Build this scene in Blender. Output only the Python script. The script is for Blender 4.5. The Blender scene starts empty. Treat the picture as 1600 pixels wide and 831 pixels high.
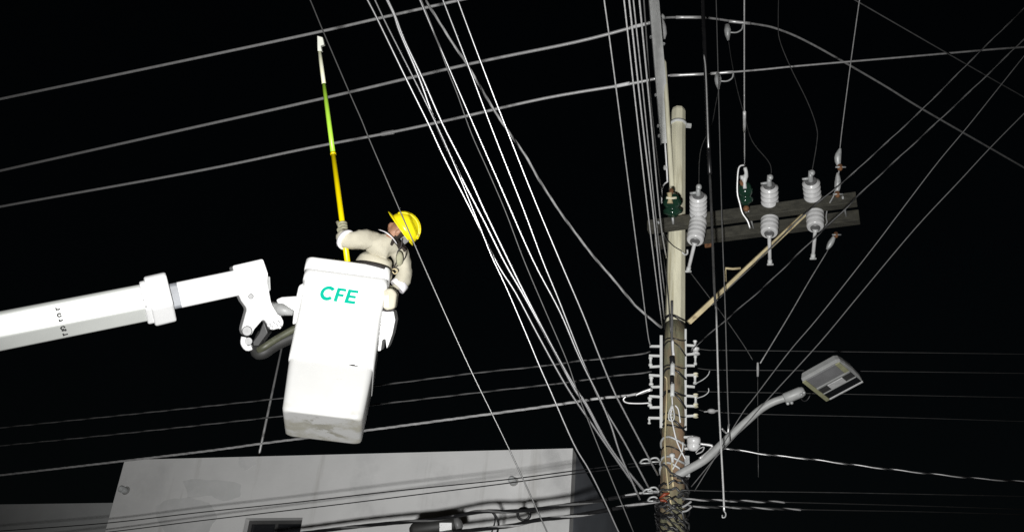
import bpy, bmesh, math, random
from mathutils import Vector as V, Matrix

# ------------------------------------------------------------------ camera, sky, light, exposure
random.seed(7)
SC = bpy.context.scene
COL = SC.collection
F = 1650.0                        # focal length in pixels of the 1600 px wide photograph
PITCH, ROLL = math.radians(30.623), math.radians(4.836)
CAM = V((0, 0, 1.6))
fw = V((0, math.cos(PITCH), math.sin(PITCH)))
_up = V((0, -math.sin(PITCH), math.cos(PITCH)))
_rt = V((1, 0, 0))
RT = _rt * math.cos(ROLL) + _up * math.sin(ROLL)
UP = -_rt * math.sin(ROLL) + _up * math.cos(ROLL)
cd = bpy.data.cameras.new('camera')
cam = bpy.data.objects.new('camera', cd)
COL.objects.link(cam)
cd.sensor_width = 36
cd.lens = F / 1600 * 36
cd.clip_start, cd.clip_end = 0.05, 5000
cam.matrix_world = Matrix.Translation(CAM) @ Matrix((RT, UP, -fw)).transposed().to_4x4()
SC.camera = cam

w = bpy.data.worlds.new('World')
SC.world = w
w.use_nodes = True
nt = w.node_tree
sky = nt.nodes.new('ShaderNodeTexSky')
sky.sky_type = 'NISHITA'
sky.sun_disc = False
sky.sun_elevation = math.radians(4)
sky.sun_rotation = math.radians(200)
nt.links.new(sky.outputs[0], nt.nodes['Background'].inputs[0])
nt.nodes['Background'].inputs[1].default_value = 0.0009

def px_dir(x, y):
    return fw + RT * ((x - 800) / F) + UP * ((415.5 - y) / F)

# the crew's work floodlight, standing low beside the photographer (its beam is what lights the whole picture)
ld = bpy.data.lights.new('work_floodlight', 'SPOT')
lo = bpy.data.objects.new('work_floodlight', ld)
COL.objects.link(lo)
lo.location = (-0.38, -0.1, 0.98)
ld.energy = 6000
ld.spot_size = math.radians(66)
ld.spot_blend = 1.0
ld.shadow_soft_size = 0.14
ld.color = (1.0, 0.995, 0.98)
_aim = CAM + px_dir(715, 425) * 9 - lo.location
lo.rotation_euler = _aim.to_track_quat('-Z', 'Y').to_euler()

SC.view_settings.view_transform = 'Standard'
SC.view_settings.look = 'None'
SC.view_settings.exposure = 0
SC.view_settings.gamma = 1

# ------------------------------------------------------------------ helpers
def PD(x, y, d): return CAM + px_dir(x, y) * d
def PY(x, y, Y):
    r = px_dir(x, y); return CAM + r * (Y / r.y)
def PZ(x, y, z):                   # z is the height above the camera
    r = px_dir(x, y); return CAM + r * (z / r.z)
def depth(p): return (p - CAM).dot(fw)
def mpp(p): return depth(p) / F    # metres per photograph pixel at a point
def end_depth(xy, spec):
    k, v = spec
    if k == 'D': return v
    return depth(PY(xy[0], xy[1], v) if k == 'Y' else PZ(xy[0], xy[1], v))

def catmull(pts, n):
    if len(pts) < 3: return [pts[0].lerp(pts[-1], i / n) for i in range(n + 1)]
    out = []
    P = [pts[0] * 2 - pts[1]] + list(pts) + [pts[-1] * 2 - pts[-2]]
    for i in range(1, len(P) - 2):
        a, b, c, d = P[i - 1], P[i], P[i + 1], P[i + 2]
        for k in range(n):
            t = k / n
            out.append(0.5 * (2 * b + (c - a) * t + (2 * a - 5 * b + 4 * c - d) * t * t + (3 * b - a - 3 * c + d) * t ** 3))
    out.append(pts[-1].copy())
    return out

def resample(pts, step):
    out = [pts[0].copy()]; acc = 0
    for a, b in zip(pts, pts[1:]):
        L = (b - a).length
        if L < 1e-9: continue
        s = step - acc
        while s <= L:
            out.append(a.lerp(b, s / L)); s += step
        acc = (acc + L) % step
    out.append(pts[-1].copy())
    return out

def px_path(pxs, e0, e1, n=5):
    """pixels + depth at both ends -> 3-D points of a (nearly) straight span"""
    d0, d1 = end_depth(pxs[0], e0), end_depth(pxs[-1], e1)
    s = [0]
    for a, b in zip(pxs, pxs[1:]): s.append(s[-1] + math.hypot(b[0] - a[0], b[1] - a[1]))
    P = [PD(p[0], p[1], 1 / (1 / d0 + (1 / d1 - 1 / d0) * q / s[-1])) for p, q in zip(pxs, s)]
    return catmull(P, n)

class MB:
    def __init__(s): s.v = []; s.f = []; s.sm = []
    def add(s, vs, fs, smooth=False):
        o = len(s.v); s.v += [V(x) for x in vs]
        s.f += [tuple(i + o for i in f) for f in fs]; s.sm += [smooth] * len(fs); return s
    def tube(s, pts, r, n=8, smooth=True, flat=1.0, ref=None):
        pts = [V(p) for p in pts]; m = len(pts)
        rr = r if isinstance(r, (list, tuple)) else [r] * m
        vs = []; t0 = (pts[1] - pts[0]).normalized()
        nrm = (ref - t0 * ref.dot(t0)).normalized() if ref is not None else t0.orthogonal().normalized()
        for i in range(m):
            t = (pts[min(i + 1, m - 1)] - pts[max(i - 1, 0)]).normalized()
            nrm = (nrm - t * nrm.dot(t))
            nrm = nrm.normalized() if nrm.length > 1e-6 else t.orthogonal().normalized()
            b = t.cross(nrm)
            for k in range(n):
                a = 2 * math.pi * k / n
                vs.append(pts[i] + (nrm * math.cos(a) + b * math.sin(a) * flat) * rr[i])
        fs = [(i * n + k, i * n + (k + 1) % n, (i + 1) * n + (k + 1) % n, (i + 1) * n + k) for i in range(m - 1) for k in range(n)]
        s.add(vs, fs, smooth)
        o = len(s.v) - m * n
        s.f += [tuple(o + k for k in reversed(range(n))), tuple(o + (m - 1) * n + k for k in range(n))]; s.sm += [False, False]
        return s
    def box(s, c, ax, ay, az):
        c = V(c); vs = [c + ax * i + ay * j + az * k for i in (-1, 1) for j in (-1, 1) for k in (-1, 1)]
        fs = [(0, 1, 3, 2), (4, 6, 7, 5), (0, 4, 5, 1), (2, 3, 7, 6), (0, 2, 6, 4), (1, 5, 7, 3)]
        return s.add(vs, fs)
    def bar(s, a, b, wd, ht, ref=V((0, 0, 1))):
        a = V(a); b = V(b); t = (b - a).normalized()
        u = (ref - t * ref.dot(t)).normalized(); x = t.cross(u)
        return s.box((a + b) / 2, t * ((b - a).length / 2), x * (wd / 2), u * (ht / 2))
    def prism(s, poly, off):
        n = len(poly); vs = [V(p) for p in poly] + [V(p) + off for p in poly]
        fs = [tuple(range(n)), tuple(reversed(range(n, 2 * n)))] + [(i, i + n, (i + 1) % n + n, (i + 1) % n) for i in range(n)]
        return s.add(vs, fs)
    def lathe(s, a, b, prof, n=20, smooth=True):
        a = V(a); b = V(b); t = (b - a).normalized(); x = t.orthogonal().normalized(); y = t.cross(x)
        vs = [a.lerp(b, h) + (x * math.cos(2 * math.pi * k / n) + y * math.sin(2 * math.pi * k / n)) * r for r, h in prof for k in range(n)]
        m = len(prof)
        fs = [(i * n + k, i * n + (k + 1) % n, (i + 1) * n + (k + 1) % n, (i + 1) * n + k) for i in range(m - 1) for k in range(n)]
        s.add(vs, fs, smooth); o = len(s.v) - m * n
        s.f += [tuple(o + k for k in reversed(range(n))), tuple(o + (m - 1) * n + k for k in range(n))]; s.sm += [False, False]
        return s
    def rings(s, rs, smooth=True):
        n = len(rs[0]); vs = [p for r in rs for p in r]; m = len(rs)
        fs = [(i * n + k, i * n + (k + 1) % n, (i + 1) * n + (k + 1) % n, (i + 1) * n + k) for i in range(m - 1) for k in range(n)]
        s.add(vs, fs, smooth); o = len(s.v) - m * n
        s.f += [tuple(o + k for k in reversed(range(n))), tuple(o + (m - 1) * n + k for k in range(n))]; s.sm += [False, False]
        return s
    def ball(s, c, rx, ry, rz, axes=None, n=14, m=9):
        ax = axes or (V((1, 0, 0)), V((0, 1, 0)), V((0, 0, 1))); c = V(c)
        rs = []
        for i in range(m + 1):
            a = -math.pi / 2 + math.pi * (i + 0.02 * (1 if i == 0 else -1 if i == m else 0)) / m
            rs.append([c + ax[0] * rx * math.cos(a) * math.cos(2 * math.pi * k / n) + ax[1] * ry * math.cos(a) * math.sin(2 * math.pi * k / n) + ax[2] * rz * math.sin(a) for k in range(n)])
        return s.rings(rs)

LOC = {}
def obj(name, mb, mat, parent=None, bevel=0, label=None, cat=None, group=None, kind=None, origin=None, sub=0):
    me = bpy.data.meshes.new(name)
    if parent is not None: L = LOC[parent.name]
    else: L = origin if origin is not None else sum(mb.v, V((0, 0, 0))) / len(mb.v)
    me.from_pydata([tuple(p - L) for p in mb.v], [], mb.f)
    me.polygons.foreach_set('use_smooth', mb.sm)
    me.materials.append(mat)
    bm = bmesh.new(); bm.from_mesh(me); bmesh.ops.recalc_face_normals(bm, faces=bm.faces); bm.to_mesh(me); bm.free()
    o = bpy.data.objects.new(name, me); COL.objects.link(o)
    if parent is not None: o.parent = parent
    else: o.location = L
    LOC[o.name] = L
    if bevel:
        b = o.modifiers.new('bevel', 'BEVEL'); b.width = bevel; b.segments = 3; b.limit_method = 'ANGLE'; b.angle_limit = math.radians(35)
    tag(o, label, cat, group, kind)
    return o
def tag(o, label=None, cat=None, group=None, kind=None):
    for k, v in (('label', label), ('category', cat), ('group', group), ('kind', kind)):
        if v: o[k] = v
def thing(name, loc, label, cat, group=None):
    o = bpy.data.objects.new(name, None); COL.objects.link(o); o.location = loc; o.empty_display_size = 0.1
    LOC[o.name] = V(loc); tag(o, label, cat, group); return o

# ------------------------------------------------------------------ materials
def mat(name, c, rough=0.5, metal=0.0, var=0.15, scale=6.0, bump=0.0, bscale=40.0, c2=None, lo=0.35, hi=0.65, coords='Object', stretch=None, spec=0.5):
    m = bpy.data.materials.new(name); m.use_nodes = True; n = m.node_tree; B = n.nodes['Principled BSDF']
    B.inputs['Roughness'].default_value = rough; B.inputs['Metallic'].default_value = metal
    B.inputs['Specular IOR Level'].default_value = spec
    tc = n.nodes.new('ShaderNodeTexCoord'); src = tc.outputs[coords]
    if stretch:
        mp = n.nodes.new('ShaderNodeMapping'); mp.inputs['Scale'].default_value = stretch
        n.links.new(src, mp.inputs[0]); src = mp.outputs[0]
    nz = n.nodes.new('ShaderNodeTexNoise'); nz.inputs['Scale'].default_value = scale; nz.inputs['Detail'].default_value = 6; nz.inputs['Roughness'].default_value = 0.6
    n.links.new(src, nz.inputs['Vector'])
    rp = n.nodes.new('ShaderNodeValToRGB')
    d = c2 or tuple(x * (1 - var) for x in c); e = c if c2 else tuple(min(1, x * (1 + var * 0.5)) for x in c)
    rp.color_ramp.elements[0].position = lo; rp.color_ramp.elements[1].position = hi
    rp.color_ramp.elements[0].color = (*d, 1); rp.color_ramp.elements[1].color = (*e, 1)
    n.links.new(nz.outputs['Fac'], rp.inputs[0]); n.links.new(rp.outputs[0], B.inputs['Base Color'])
    if bump:
        n2 = n.nodes.new('ShaderNodeTexNoise'); n2.inputs['Scale'].default_value = bscale; n2.inputs['Detail'].default_value = 4
        n.links.new(src, n2.inputs['Vector'])
        bp = n.nodes.new('ShaderNodeBump'); bp.inputs['Strength'].default_value = bump; bp.inputs['Distance'].default_value = 0.01
        n.links.new(n2.outputs['Fac'], bp.inputs['Height']); n.links.new(bp.outputs[0], B.inputs['Normal'])
    return m
def stain(m, c, scale, lo, hi, stretch=None, zmax=None, zfade=0.05, detail=8, off=(0, 0, 0)):
    """lays shaped dirt over a material; zmax keeps it to the part of the object below that local height"""
    n = m.node_tree; B = n.nodes['Principled BSDF']; old = B.inputs['Base Color'].links[0].from_socket
    tc = n.nodes.new('ShaderNodeTexCoord'); mp = n.nodes.new('ShaderNodeMapping'); mp.inputs['Scale'].default_value = stretch or (1, 1, 1); mp.inputs['Location'].default_value = off
    n.links.new(tc.outputs['Object'], mp.inputs[0])
    nz = n.nodes.new('ShaderNodeTexNoise'); nz.inputs['Scale'].default_value = scale; nz.inputs['Detail'].default_value = detail; nz.inputs['Roughness'].default_value = 0.65
    n.links.new(mp.outputs[0], nz.inputs['Vector'])
    mr = n.nodes.new('ShaderNodeMapRange'); mr.inputs[1].default_value = lo; mr.inputs[2].default_value = hi
    n.links.new(nz.outputs['Fac'], mr.inputs[0]); fac = mr.outputs[0]
    if zmax is not None:
        sp = n.nodes.new('ShaderNodeSeparateXYZ'); n.links.new(tc.outputs['Object'], sp.inputs[0])
        m2 = n.nodes.new('ShaderNodeMapRange'); m2.inputs[1].default_value = zmax + zfade; m2.inputs[2].default_value = zmax
        n.links.new(sp.outputs['Z'], m2.inputs[0])
        mu = n.nodes.new('ShaderNodeMath'); mu.operation = 'MULTIPLY'; n.links.new(fac, mu.inputs[0]); n.links.new(m2.outputs[0], mu.inputs[1]); fac = mu.outputs[0]
    mx = n.nodes.new('ShaderNodeMix'); mx.data_type = 'RGBA'
    n.links.new(fac, mx.inputs['Factor']); n.links.new(old, mx.inputs['A']); mx.inputs['B'].default_value = (*c, 1)
    n.links.new(mx.outputs['Result'], B.inputs['Base Color']); return m

M = {}
M['alu'] = mat('bare_aluminium_strand', (.78, .78, .78), .44, .55, .15, 30)
M['strand'] = mat('bright_steel_strand', (.62, .62, .63), .34, .84, .1, 20)
M['gloss_wire'] = mat('dull_dark_strand', (.13, .13, .13), .36, .75, .1, 20)
M['alu2'] = mat('weathered_aluminium_strand', (.34, .34, .34), .5, 0, .25, 20)
M['white_jacket'] = mat('pale_cable_jacket', (.78, .78, .79), .4, 0, .08, 20)
M['grey_jacket'] = mat('grey_cable_jacket', (.13, .13, .13), .45, 0, .2, 10)
M['dark_jacket'] = mat('dark_cable_jacket', (.055, .055, .055), .4, 0, .3, 10)
M['faint'] = mat('dull_black_cable_jacket', (.028, .028, .028), .6, 0, .3, 10)
M['black'] = mat('black_cable_jacket', (.012, .012, .013), .35, 0, .3, 12)
M['black_rubber'] = mat('black_rubber', (.025, .025, .025), .5, 0, .3, 15)
M['steel'] = mat('galvanised_steel', (.46, .47, .47), .5, .25, .25, 25, .1, 120)
M['steel_white'] = mat('pale_galvanised_steel', (.62, .63, .62), .5, .0, .12, 9, .04, 60)
M['rust'] = mat('rusty_steel', (.19, .085, .035), .8, 0, .5, 30, .3, 120)
M['porcelain'] = mat('white_porcelain', (.62, .62, .62), .25, 0, .12, 12)
M['porcelain_grey'] = mat('grey_end_fitting', (.17, .17, .17), .5, .3, .2, 20)
M['green_glass'] = mat('dark_green_glazed_insulator', (.011, .036, .022), .12, 0, .3, 8)
M['concrete'] = stain(mat('cream_pole_concrete', (.74, .71, .54), .75, 0, .18, 3.0, .25, 60, stretch=(4, 4, .5)), (.38, .34, .20), 2.2, .54, .70, (5, 5, .35))
M['mossy'] = stain(mat('mossy_weathered_pole', (.20, .195, .12), .85, 0, .4, 4, .5, 45, stretch=(3, 3, .7)), (.22, .14, .085), 2.0, .45, .6, (1.5, 1.5, .8))
stain(M['mossy'], (.05, .05, .03), 6, .55, .7, (3, 3, .5))
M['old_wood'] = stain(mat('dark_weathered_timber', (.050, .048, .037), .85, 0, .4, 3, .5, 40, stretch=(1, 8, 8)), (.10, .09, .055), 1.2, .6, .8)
M['brace_wood'] = stain(mat('pale_brace_timber', (.56, .47, .28), .8, 0, .3, 5, .3, 50), (.20, .14, .07), 7, .58, .7)
M['boom_white'] = stain(mat('white_boom_paint_dimmed', (.60, .615, .59), .35, 0, .06, 2, .03, 30), (.45, .46, .44), 5, .66, .8)  # beam falloff put into the colour: outer boom greyed below the inner sections
M['boom_steel'] = mat('bright_white_gelcoat', (.82, .82, .82), .3, 0, .05, 3)
M['bare_patch'] = mat('bare_grey_boom_metal', (.24, .25, .27), .5, 0, .2, 8)
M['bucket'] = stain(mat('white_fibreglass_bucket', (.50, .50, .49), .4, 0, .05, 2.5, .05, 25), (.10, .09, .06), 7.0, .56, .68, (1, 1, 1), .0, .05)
stain(M['bucket'], (.36, .35, .30), 3.5, .48, .62, (1, 1, 1), .01, .06)
stain(M['bucket'], (.38, .37, .34), 11, .64, .74)
M['cover'] = stain(mat('white_bucket_cover', (.82, .82, .81), .35, 0, .04, 2.5, .04, 25), (.55, .54, .50), 9, .66, .76)
M['teal'] = mat('teal_green_lettering', (.0, .44, .30), .4, 0, .06, 5)
M['ink'] = mat('black_stencil_ink', (.05, .05, .05), .6, 0, .2, 20)
M['khaki'] = mat('khaki_work_cloth', (.46, .43, .34), .9, 0, .14, 5, .5, 18)
M['glove'] = mat('pale_leather_glove', (.30, .29, .20), .85, 0, .35, 14, .3, 60)
M['skin'] = mat('skin', (.36, .19, .12), .55, 0, .15, 12)
M['hair'] = mat('dark_hair', (.03, .022, .018), .7, 0, .3, 40)
M['belt'] = mat('dark_webbing', (.035, .03, .03), .7, 0, .3, 40)
M['helmet'] = mat('yellow_helmet_plastic', (.83, .70, .01), .28, 0, .05, 4)
M['reflect'] = mat('silver_reflective_tape', (.85, .83, .86), .3, 0, .05, 10)
M['stick_yellow'] = mat('yellow_fibreglass_pole', (.80, .62, .0), .35, 0, .08, 8)
M['stick_lime'] = mat('lime_fibreglass_pole', (.42, .74, .06), .35, 0, .1, 6)
M['stick_pale'] = mat('pale_fibreglass_pole', (.78, .78, .42), .4, 0, .2, 6, c2=(.74, .74, .62))
M['stick_head'] = mat('white_stick_head', (.66, .67, .60), .5, 0, .1, 10)
M['canvas'] = mat('beige_canvas', (.50, .47, .37), .9, 0, .15, 8, .3, 60)
M['stucco'] = stain(mat('white_stucco', (.68, .68, .675), .9, 0, .10, .7, .25, 70), (.50, .50, .50), .9, .55, .75, (1, 1, .8))
stain(M['stucco'], (.52, .515, .50), 1.6, .56, .72, (3.0, 3.0, .25))
M['patch'] = stain(mat('bare_plaster_repair', (.575, .58, .575), .9, 0, .08, 1.5, .25, 70), (.62, .62, .62), 2.2, .5, .62)
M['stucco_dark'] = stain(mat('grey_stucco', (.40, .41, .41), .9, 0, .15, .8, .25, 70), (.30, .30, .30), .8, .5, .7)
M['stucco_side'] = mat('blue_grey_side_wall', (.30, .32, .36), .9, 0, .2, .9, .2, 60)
M['roof'] = mat('roof_concrete', (.30, .30, .29), .9, 0, .2, 2)
M['glass_dark'] = mat('dark_window_glass', (.015, .016, .018), .08, 0, .2, 2)
M['frame_dark'] = mat('dark_window_frame', (.05, .05, .05), .5, 0, .2, 5)
M['asphalt'] = mat('asphalt', (.05, .05, .05), .9, 0, .3, 4, .5, 200)
M['closure'] = mat('dark_closure_plastic', (.022, .022, .021), .6, 0, .2, 10)
M['plate'] = stain(mat('white_tag_plate', (.72, .72, .72), .5, 0, .05, 10), (.10, .10, .10), 60, .60, .66)
M['lamp_grey'] = mat('grey_lamp_casting', (.34, .345, .34), .45, .0, .15, 8)
M['lamp_olive'] = mat('yellowed_lamp_edge', (.36, .36, .22), .5, 0, .2, 10)
M['lamp_plate'] = mat('grey_lamp_plate', (.23, .23, .235), .4, 0, .15, 6)
M['lamp_dark'] = mat('dark_lamp_recess', (.05, .05, .05), .4, 0, .2, 8)
M['led'] = mat('pale_led_board', (.60, .60, .60), .4, 0, .15, 30)
M['hose_olive'] = mat('olive_hose_cover', (.075, .078, .05), .5, 0, .3, 12)
M['orange'] = mat('orange_plastic', (.22, .04, .014), .5, 0, .2, 10)

# ------------------------------------------------------------------ setting: ground, buildings
g = MB().add([(-400, -400, 0), (400, -400, 0), (400, 400, 0), (-400, 400, 0)], [(0, 1, 2, 3)])
obj('ground', g, M['asphalt'], kind='structure', origin=V((0, 0, 0)))

ZR = 5.0
A = PZ(895, 700, ZR); B = PZ(195, 718, ZR)
wx = (B - A); wx.z = 0; WL = wx.length; wx.normalize()                 # along the front, towards the left
wn = V((wx.y, -wx.x, 0));  wn = wn if wn.y > 0 else -wn                 # away from the street
H = A.z
def wall_px(x, y, out=0.0):                                            # pixel -> point on the front wall plane, `out` in front of it
    r = px_dir(x, y); p0 = A - wn * out
    return CAM + r * ((p0 - CAM).dot(wn) / r.dot(wn))
def on_wall(p):                                                        # -> (distance from the right corner, height)
    return (p - A).dot(wx), p.z
bld = thing('white_building', (A + wx * WL / 2 + wn * 2).xy.to_3d(), 'white stuccoed building with a flat roof below the bucket', 'building')
s0, t0 = on_wall(wall_px(473, 808)); s1, t1 = on_wall(wall_px(384, 808))
win_t = t0; win_b = win_t - 1.3; th = 0.22
def wpt(s, z, back=0): return A.xy.to_3d() + wx * s + wn * back + V((0, 0, z))
def slab(mb, sa, sb, za, zb, ba, bb): mb.box((wpt(sa, za, ba) + wpt(sb, zb, bb)) / 2, wx * (sb - sa) / 2, wn * (bb - ba) / 2, V((0, 0, (zb - za) / 2)))
DP = 7.0
m = MB(); slab(m, 0, s0, 0, H, 0, th); slab(m, s1, WL, 0, H, 0, th); slab(m, s0, s1, win_t, H, 0, th); slab(m, s0, s1, 0, win_b, 0, th)
# join the four pieces round the opening into one wall
obj('front_wall', m, M['stucco'], bld)
m = MB(); slab(m, 0.0, th, 0, H - .004, th + .001, DP); obj('side_wall', m, M['stucco_side'], bld)
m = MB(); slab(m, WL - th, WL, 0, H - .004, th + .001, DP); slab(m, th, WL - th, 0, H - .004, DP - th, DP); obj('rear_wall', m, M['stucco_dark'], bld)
m = MB(); slab(m, th, WL - th, H - .5, H - .38, th, DP - th); obj('roof', m, M['roof'], bld)
wnd = MB(); slab(wnd, s0 + .05, s1 - .05, win_b + .05, win_t - .05, .13, .145); wo = obj('window', wnd, M['glass_dark'], bld)
m = MB()
for q in ((s0, s0 + .05, win_b, win_t), (s1 - .05, s1, win_b, win_t), (s0 + .05, s1 - .05, win_t - .05, win_t), (s0 + .05, s1 - .05, win_b, win_b + .05), ((s0 + s1) / 2 - .02, (s0 + s1) / 2 + .02, win_b + .05, win_t - .05)):
    slab(m, q[0], q[1], q[2], q[3], .11, .16)
obj('window_frame', m, M['frame_dark'], wo)
for cx, cy in ((803, 752), (197, 766)):                                # rain spouts poking through the parapet
    p = wall_px(cx, cy)
    m = MB().lathe(p + wn * .05, p - wn * .13 + V((0, 0, -.02)), [(.045, 0), (.045, 1), (.036, 1.0), (.034, .3)], 14)
    o = obj('rain_spout', m, M['stucco_dark'], bld)
    m = MB().lathe(p - wn * .004, p - wn * .012, [(.062, 0), (.056, 1)], 14); obj('collar', m, M['roof'], o)

for poly in ([(286, 752), (300, 748), (352, 750), (378, 757), (375, 777), (349, 783), (330, 774), (294, 777)], [(243, 790), (262, 779), (300, 777), (328, 785), (340, 806), (326, 831), (262, 840), (246, 812)], [(373, 714.5), (396, 713.8), (401, 726), (384, 734), (374, 728)]):
    P = []
    n_p = len(poly)
    for i in range(n_p):                                               # ragged trowelled edges
        for k in range(4):
            a_, b_ = poly[i], poly[(i + 1) % n_p]; t_ = k / 4
            P.append(wall_px(a_[0] + (b_[0] - a_[0]) * t_ + random.uniform(-1.6, 1.6), a_[1] + (b_[1] - a_[1]) * t_ + random.uniform(-1.2, 1.2), .0035))
    obj('plaster_patch', MB().prism(P, wn * .003), M['patch'], bld)
H2 = (PZ(80, 751.5, 4.72)).z
wing = thing('side_building', wpt(WL + 3.0, 0, 3.0), 'lower grey-white wing left of the white building', 'building')
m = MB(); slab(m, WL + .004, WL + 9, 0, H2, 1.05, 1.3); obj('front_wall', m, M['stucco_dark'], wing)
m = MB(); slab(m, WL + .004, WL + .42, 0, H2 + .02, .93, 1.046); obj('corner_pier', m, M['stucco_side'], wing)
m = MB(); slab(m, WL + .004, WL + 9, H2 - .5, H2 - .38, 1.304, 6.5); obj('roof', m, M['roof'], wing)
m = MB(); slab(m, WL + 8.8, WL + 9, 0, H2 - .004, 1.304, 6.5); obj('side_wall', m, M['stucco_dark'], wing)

# mast on the roof, seen behind the bucket
_r = wall_px(404, 711) - CAM; mb_ = CAM + _r * 1.12
mt_ = PY(447, 520, mb_.y); mt_ = V((mb_.x + .02, mb_.y, mt_.z)); mb_ = V((mb_.x, mb_.y, H - .28))
m = MB().tube([mb_ + V((0, 0, -.1)), mb_.lerp(mt_, .5), mt_], [.022, .02, .016], 10)
rm = thing('roof_mast', mb_, 'thin grey mast standing on the roof behind the bucket', 'mast')
obj('tube', m, M['alu'], rm)
m = MB().box(mb_ + V((0, 0, -.14)), V((.12, 0, 0)), V((0, .12, 0)), V((0, 0, .05))); obj('base_plate', m, M['roof'], rm, .008)

# ------------------------------------------------------------------ utility pole
PYL = 10.0
ptop = PY(1060, 171, PYL); pmid = PY(1054, 505, PYL); plow = PY(1050, 831, PYL)
pax = (ptop - plow).normalized(); pbase = plow + pax * ((0 - plow.z) / pax.z)
rtop = 11.0 * mpp(ptop); rlow = 19.5 * mpp(plow); Lp = (ptop - plow).length
def prad(p): return rlow + (rtop - rlow) * ((p - plow).length * (1 if p.z > plow.z else -1) / Lp)
def pole_at(y):                                                        # axis point at photograph row y
    lo, hi = -1.0, 1.6
    for _ in range(40):
        k = (lo + hi) / 2; p = plow.lerp(ptop, k); d = p - CAM
        yy = 415.5 - F * d.dot(UP) / d.dot(fw)
        lo, hi = (k, hi) if yy > y else (lo, k)
    return plow.lerp(ptop, k)
pole = thing('utility_pole', pbase, 'tall cream concrete utility pole carrying the crossarm and street lamp', 'utility pole')
pxv = V((1, 0, 0)); pyv = pax.cross(pxv).normalized(); pxv = pyv.cross(pax)
def pring(p, r, n=8, a0=math.pi / 8): return [p + pxv * r * math.cos(a0 + 2 * math.pi * k / n) + pyv * r * math.sin(a0 + 2 * math.pi * k / n) for k in range(n)]
jo = pole_at(506)
m = MB(); m.rings([pring(jo.lerp(ptop, k), prad(jo.lerp(ptop, k)) * 1.04) for k in (0, .25, .5, .75, .985)] + [pring(ptop + pax * .0, prad(ptop) * .9)], False)
obj('upper_shaft', m, M['concrete'], pole, .008)
m = MB(); rs = []
for k in range(41):
    p = pbase.lerp(jo, k / 40); rs.append([q + (q - p) * random.uniform(-.05, .05) for q in pring(p, prad(p) * 1.02, 18)])
m.rings(rs); obj('lower_shaft', m, M['mossy'], pole)
m = MB(); p = pole_at(195)                                             # hoop clamp near the top
m.lathe(p - pax * .018, p + pax * .018, [(prad(p) * 1.05, 0), (prad(p) * 1.22, 0), (prad(p) * 1.22, 1), (prad(p) * 1.05, 1)], 20)
m.box(p + pxv * prad(p) * 1.45, pxv * .03, pyv * .02, pax * .02)
obj('hoop_clamp', m, M['steel_white'], pole)

def wrap(y, r=.009, tilt=.0, a0=0, a1=360, mt='black', grow=1.07, name='tie_wire'):
    p = pole_at(y); pts = []
    for k in range(25):
        a = math.radians(a0 + (a1 - a0) * k / 24)
        rr = prad(p) * grow + random.uniform(0, .006)
        pts.append(p + pxv * rr * math.cos(a) + pyv * rr * math.sin(a) + pax * (tilt * math.sin(a * 1.0 + .6) + .03 * math.sin(2 * a)))
    return obj(name, MB().tube(pts, r, 6), M[mt], pole)
for y, tl in ((500, .02), (508, -.03), (531, .06), (553, -.07), (574, .05), (590, -.03), (617, .03), (634, -.08), (650, .04), (666, .06), (672, -.05), (705, .02)):
    wrap(y, random.choice((.007, .009, .011)), tl)
for y, tl in ((693, .0), (722, .01), (735, -.01)): wrap(y, .012, tl, mt='steel', name='band')
# the tangle of old cable lashed round the pole at the foot of the picture
for k in range(44):
    y = 752 + k * 2.5; p = pole_at(y); a = random.uniform(0, 6.28); pts = []; up = random.uniform(-.45, .35)
    for j in range(16):
        q = a + j * .24; rr = prad(p) * random.uniform(1.1, 1.38)
        pts.append(p + pxv * rr * math.cos(q) + pyv * rr * math.sin(q) + pax * (up * (j / 15 - .5) + random.uniform(-.02, .02)))
    obj('lashed_cable', MB().tube(catmull(pts, 2), random.uniform(.006, .012), 6), M[random.choice(('black', 'black', 'dark_jacket', 'faint', 'black'))], pole)
p = pole_at(776)
orange_pts = [(1030, 778), (1038, 772), (1046, 770)]
m = MB().tube([PD(x, y, depth(p) - prad(p) * 1.4) for x, y in orange_pts], [.006, .018, .010], 8)
m.tube([PD(x, y, depth(p) - prad(p) * 1.4) for x, y in ((1028, 781), (1036, 781), (1044, 784))], [.006, .015, .008], 8)
obj('orange_marker', m, M['orange'], pole)

def DF(y, k=1.12):                                                     # depth of the pole's near face
    p = pole_at(y); return depth(p) - prad(p) * k * .9
# risers and pale fittings strapped up the pole's near face
def riser(pxs, wpx, mt, name='riser_cable', off=1.18, n=4):
    P = [PD(x, y, DF(y, off)) for x, y in pxs]
    return obj(name, MB().tube(catmull(P, n), wpx / 2 * mpp(P[0]), 8), M[mt], pole)
riser([(1050, 470), (1050, 535), (1052, 557)], 4.5, 'grey_jacket')
riser([(1051, 532), (1051.5, 545), (1052.5, 555)], 4, 'white_jacket', 'pale_sleeve', 1.4)
riser([(1050, 557), (1051, 568)], 9, 'black', 'conduit_boot', 1.3)
riser([(1051, 568), (1051, 587)], 7.5, 'steel_white', 'conduit_piece', 1.25)
riser([(1050, 587), (1050, 600)], 7, 'black', 'conduit_boot', 1.3)
riser([(1051, 599), (1050.5, 619)], 7, 'steel_white', 'conduit_piece', 1.25)
riser([(1050, 619), (1050.5, 634), (1048, 648), (1051, 662), (1056, 684), (1062, 700), (1071, 717)], 2.2, 'white_jacket', 'pale_drop_wire', 1.3)
riser([(1055, 633), (1060, 640), (1063, 660)], 2.2, 'white_jacket', 'pale_drop_wire', 1.3)
riser([(1039, 588), (1042, 596), (1041, 640), (1039, 700), (1044, 760), (1049, 790)], 2.4, 'brace_wood', 'riser_cable', 1.3)
riser([(1035, 395), (1043, 450), (1048, 520)], 2, 'dark_jacket', 'riser_cable', 1.3)
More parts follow.
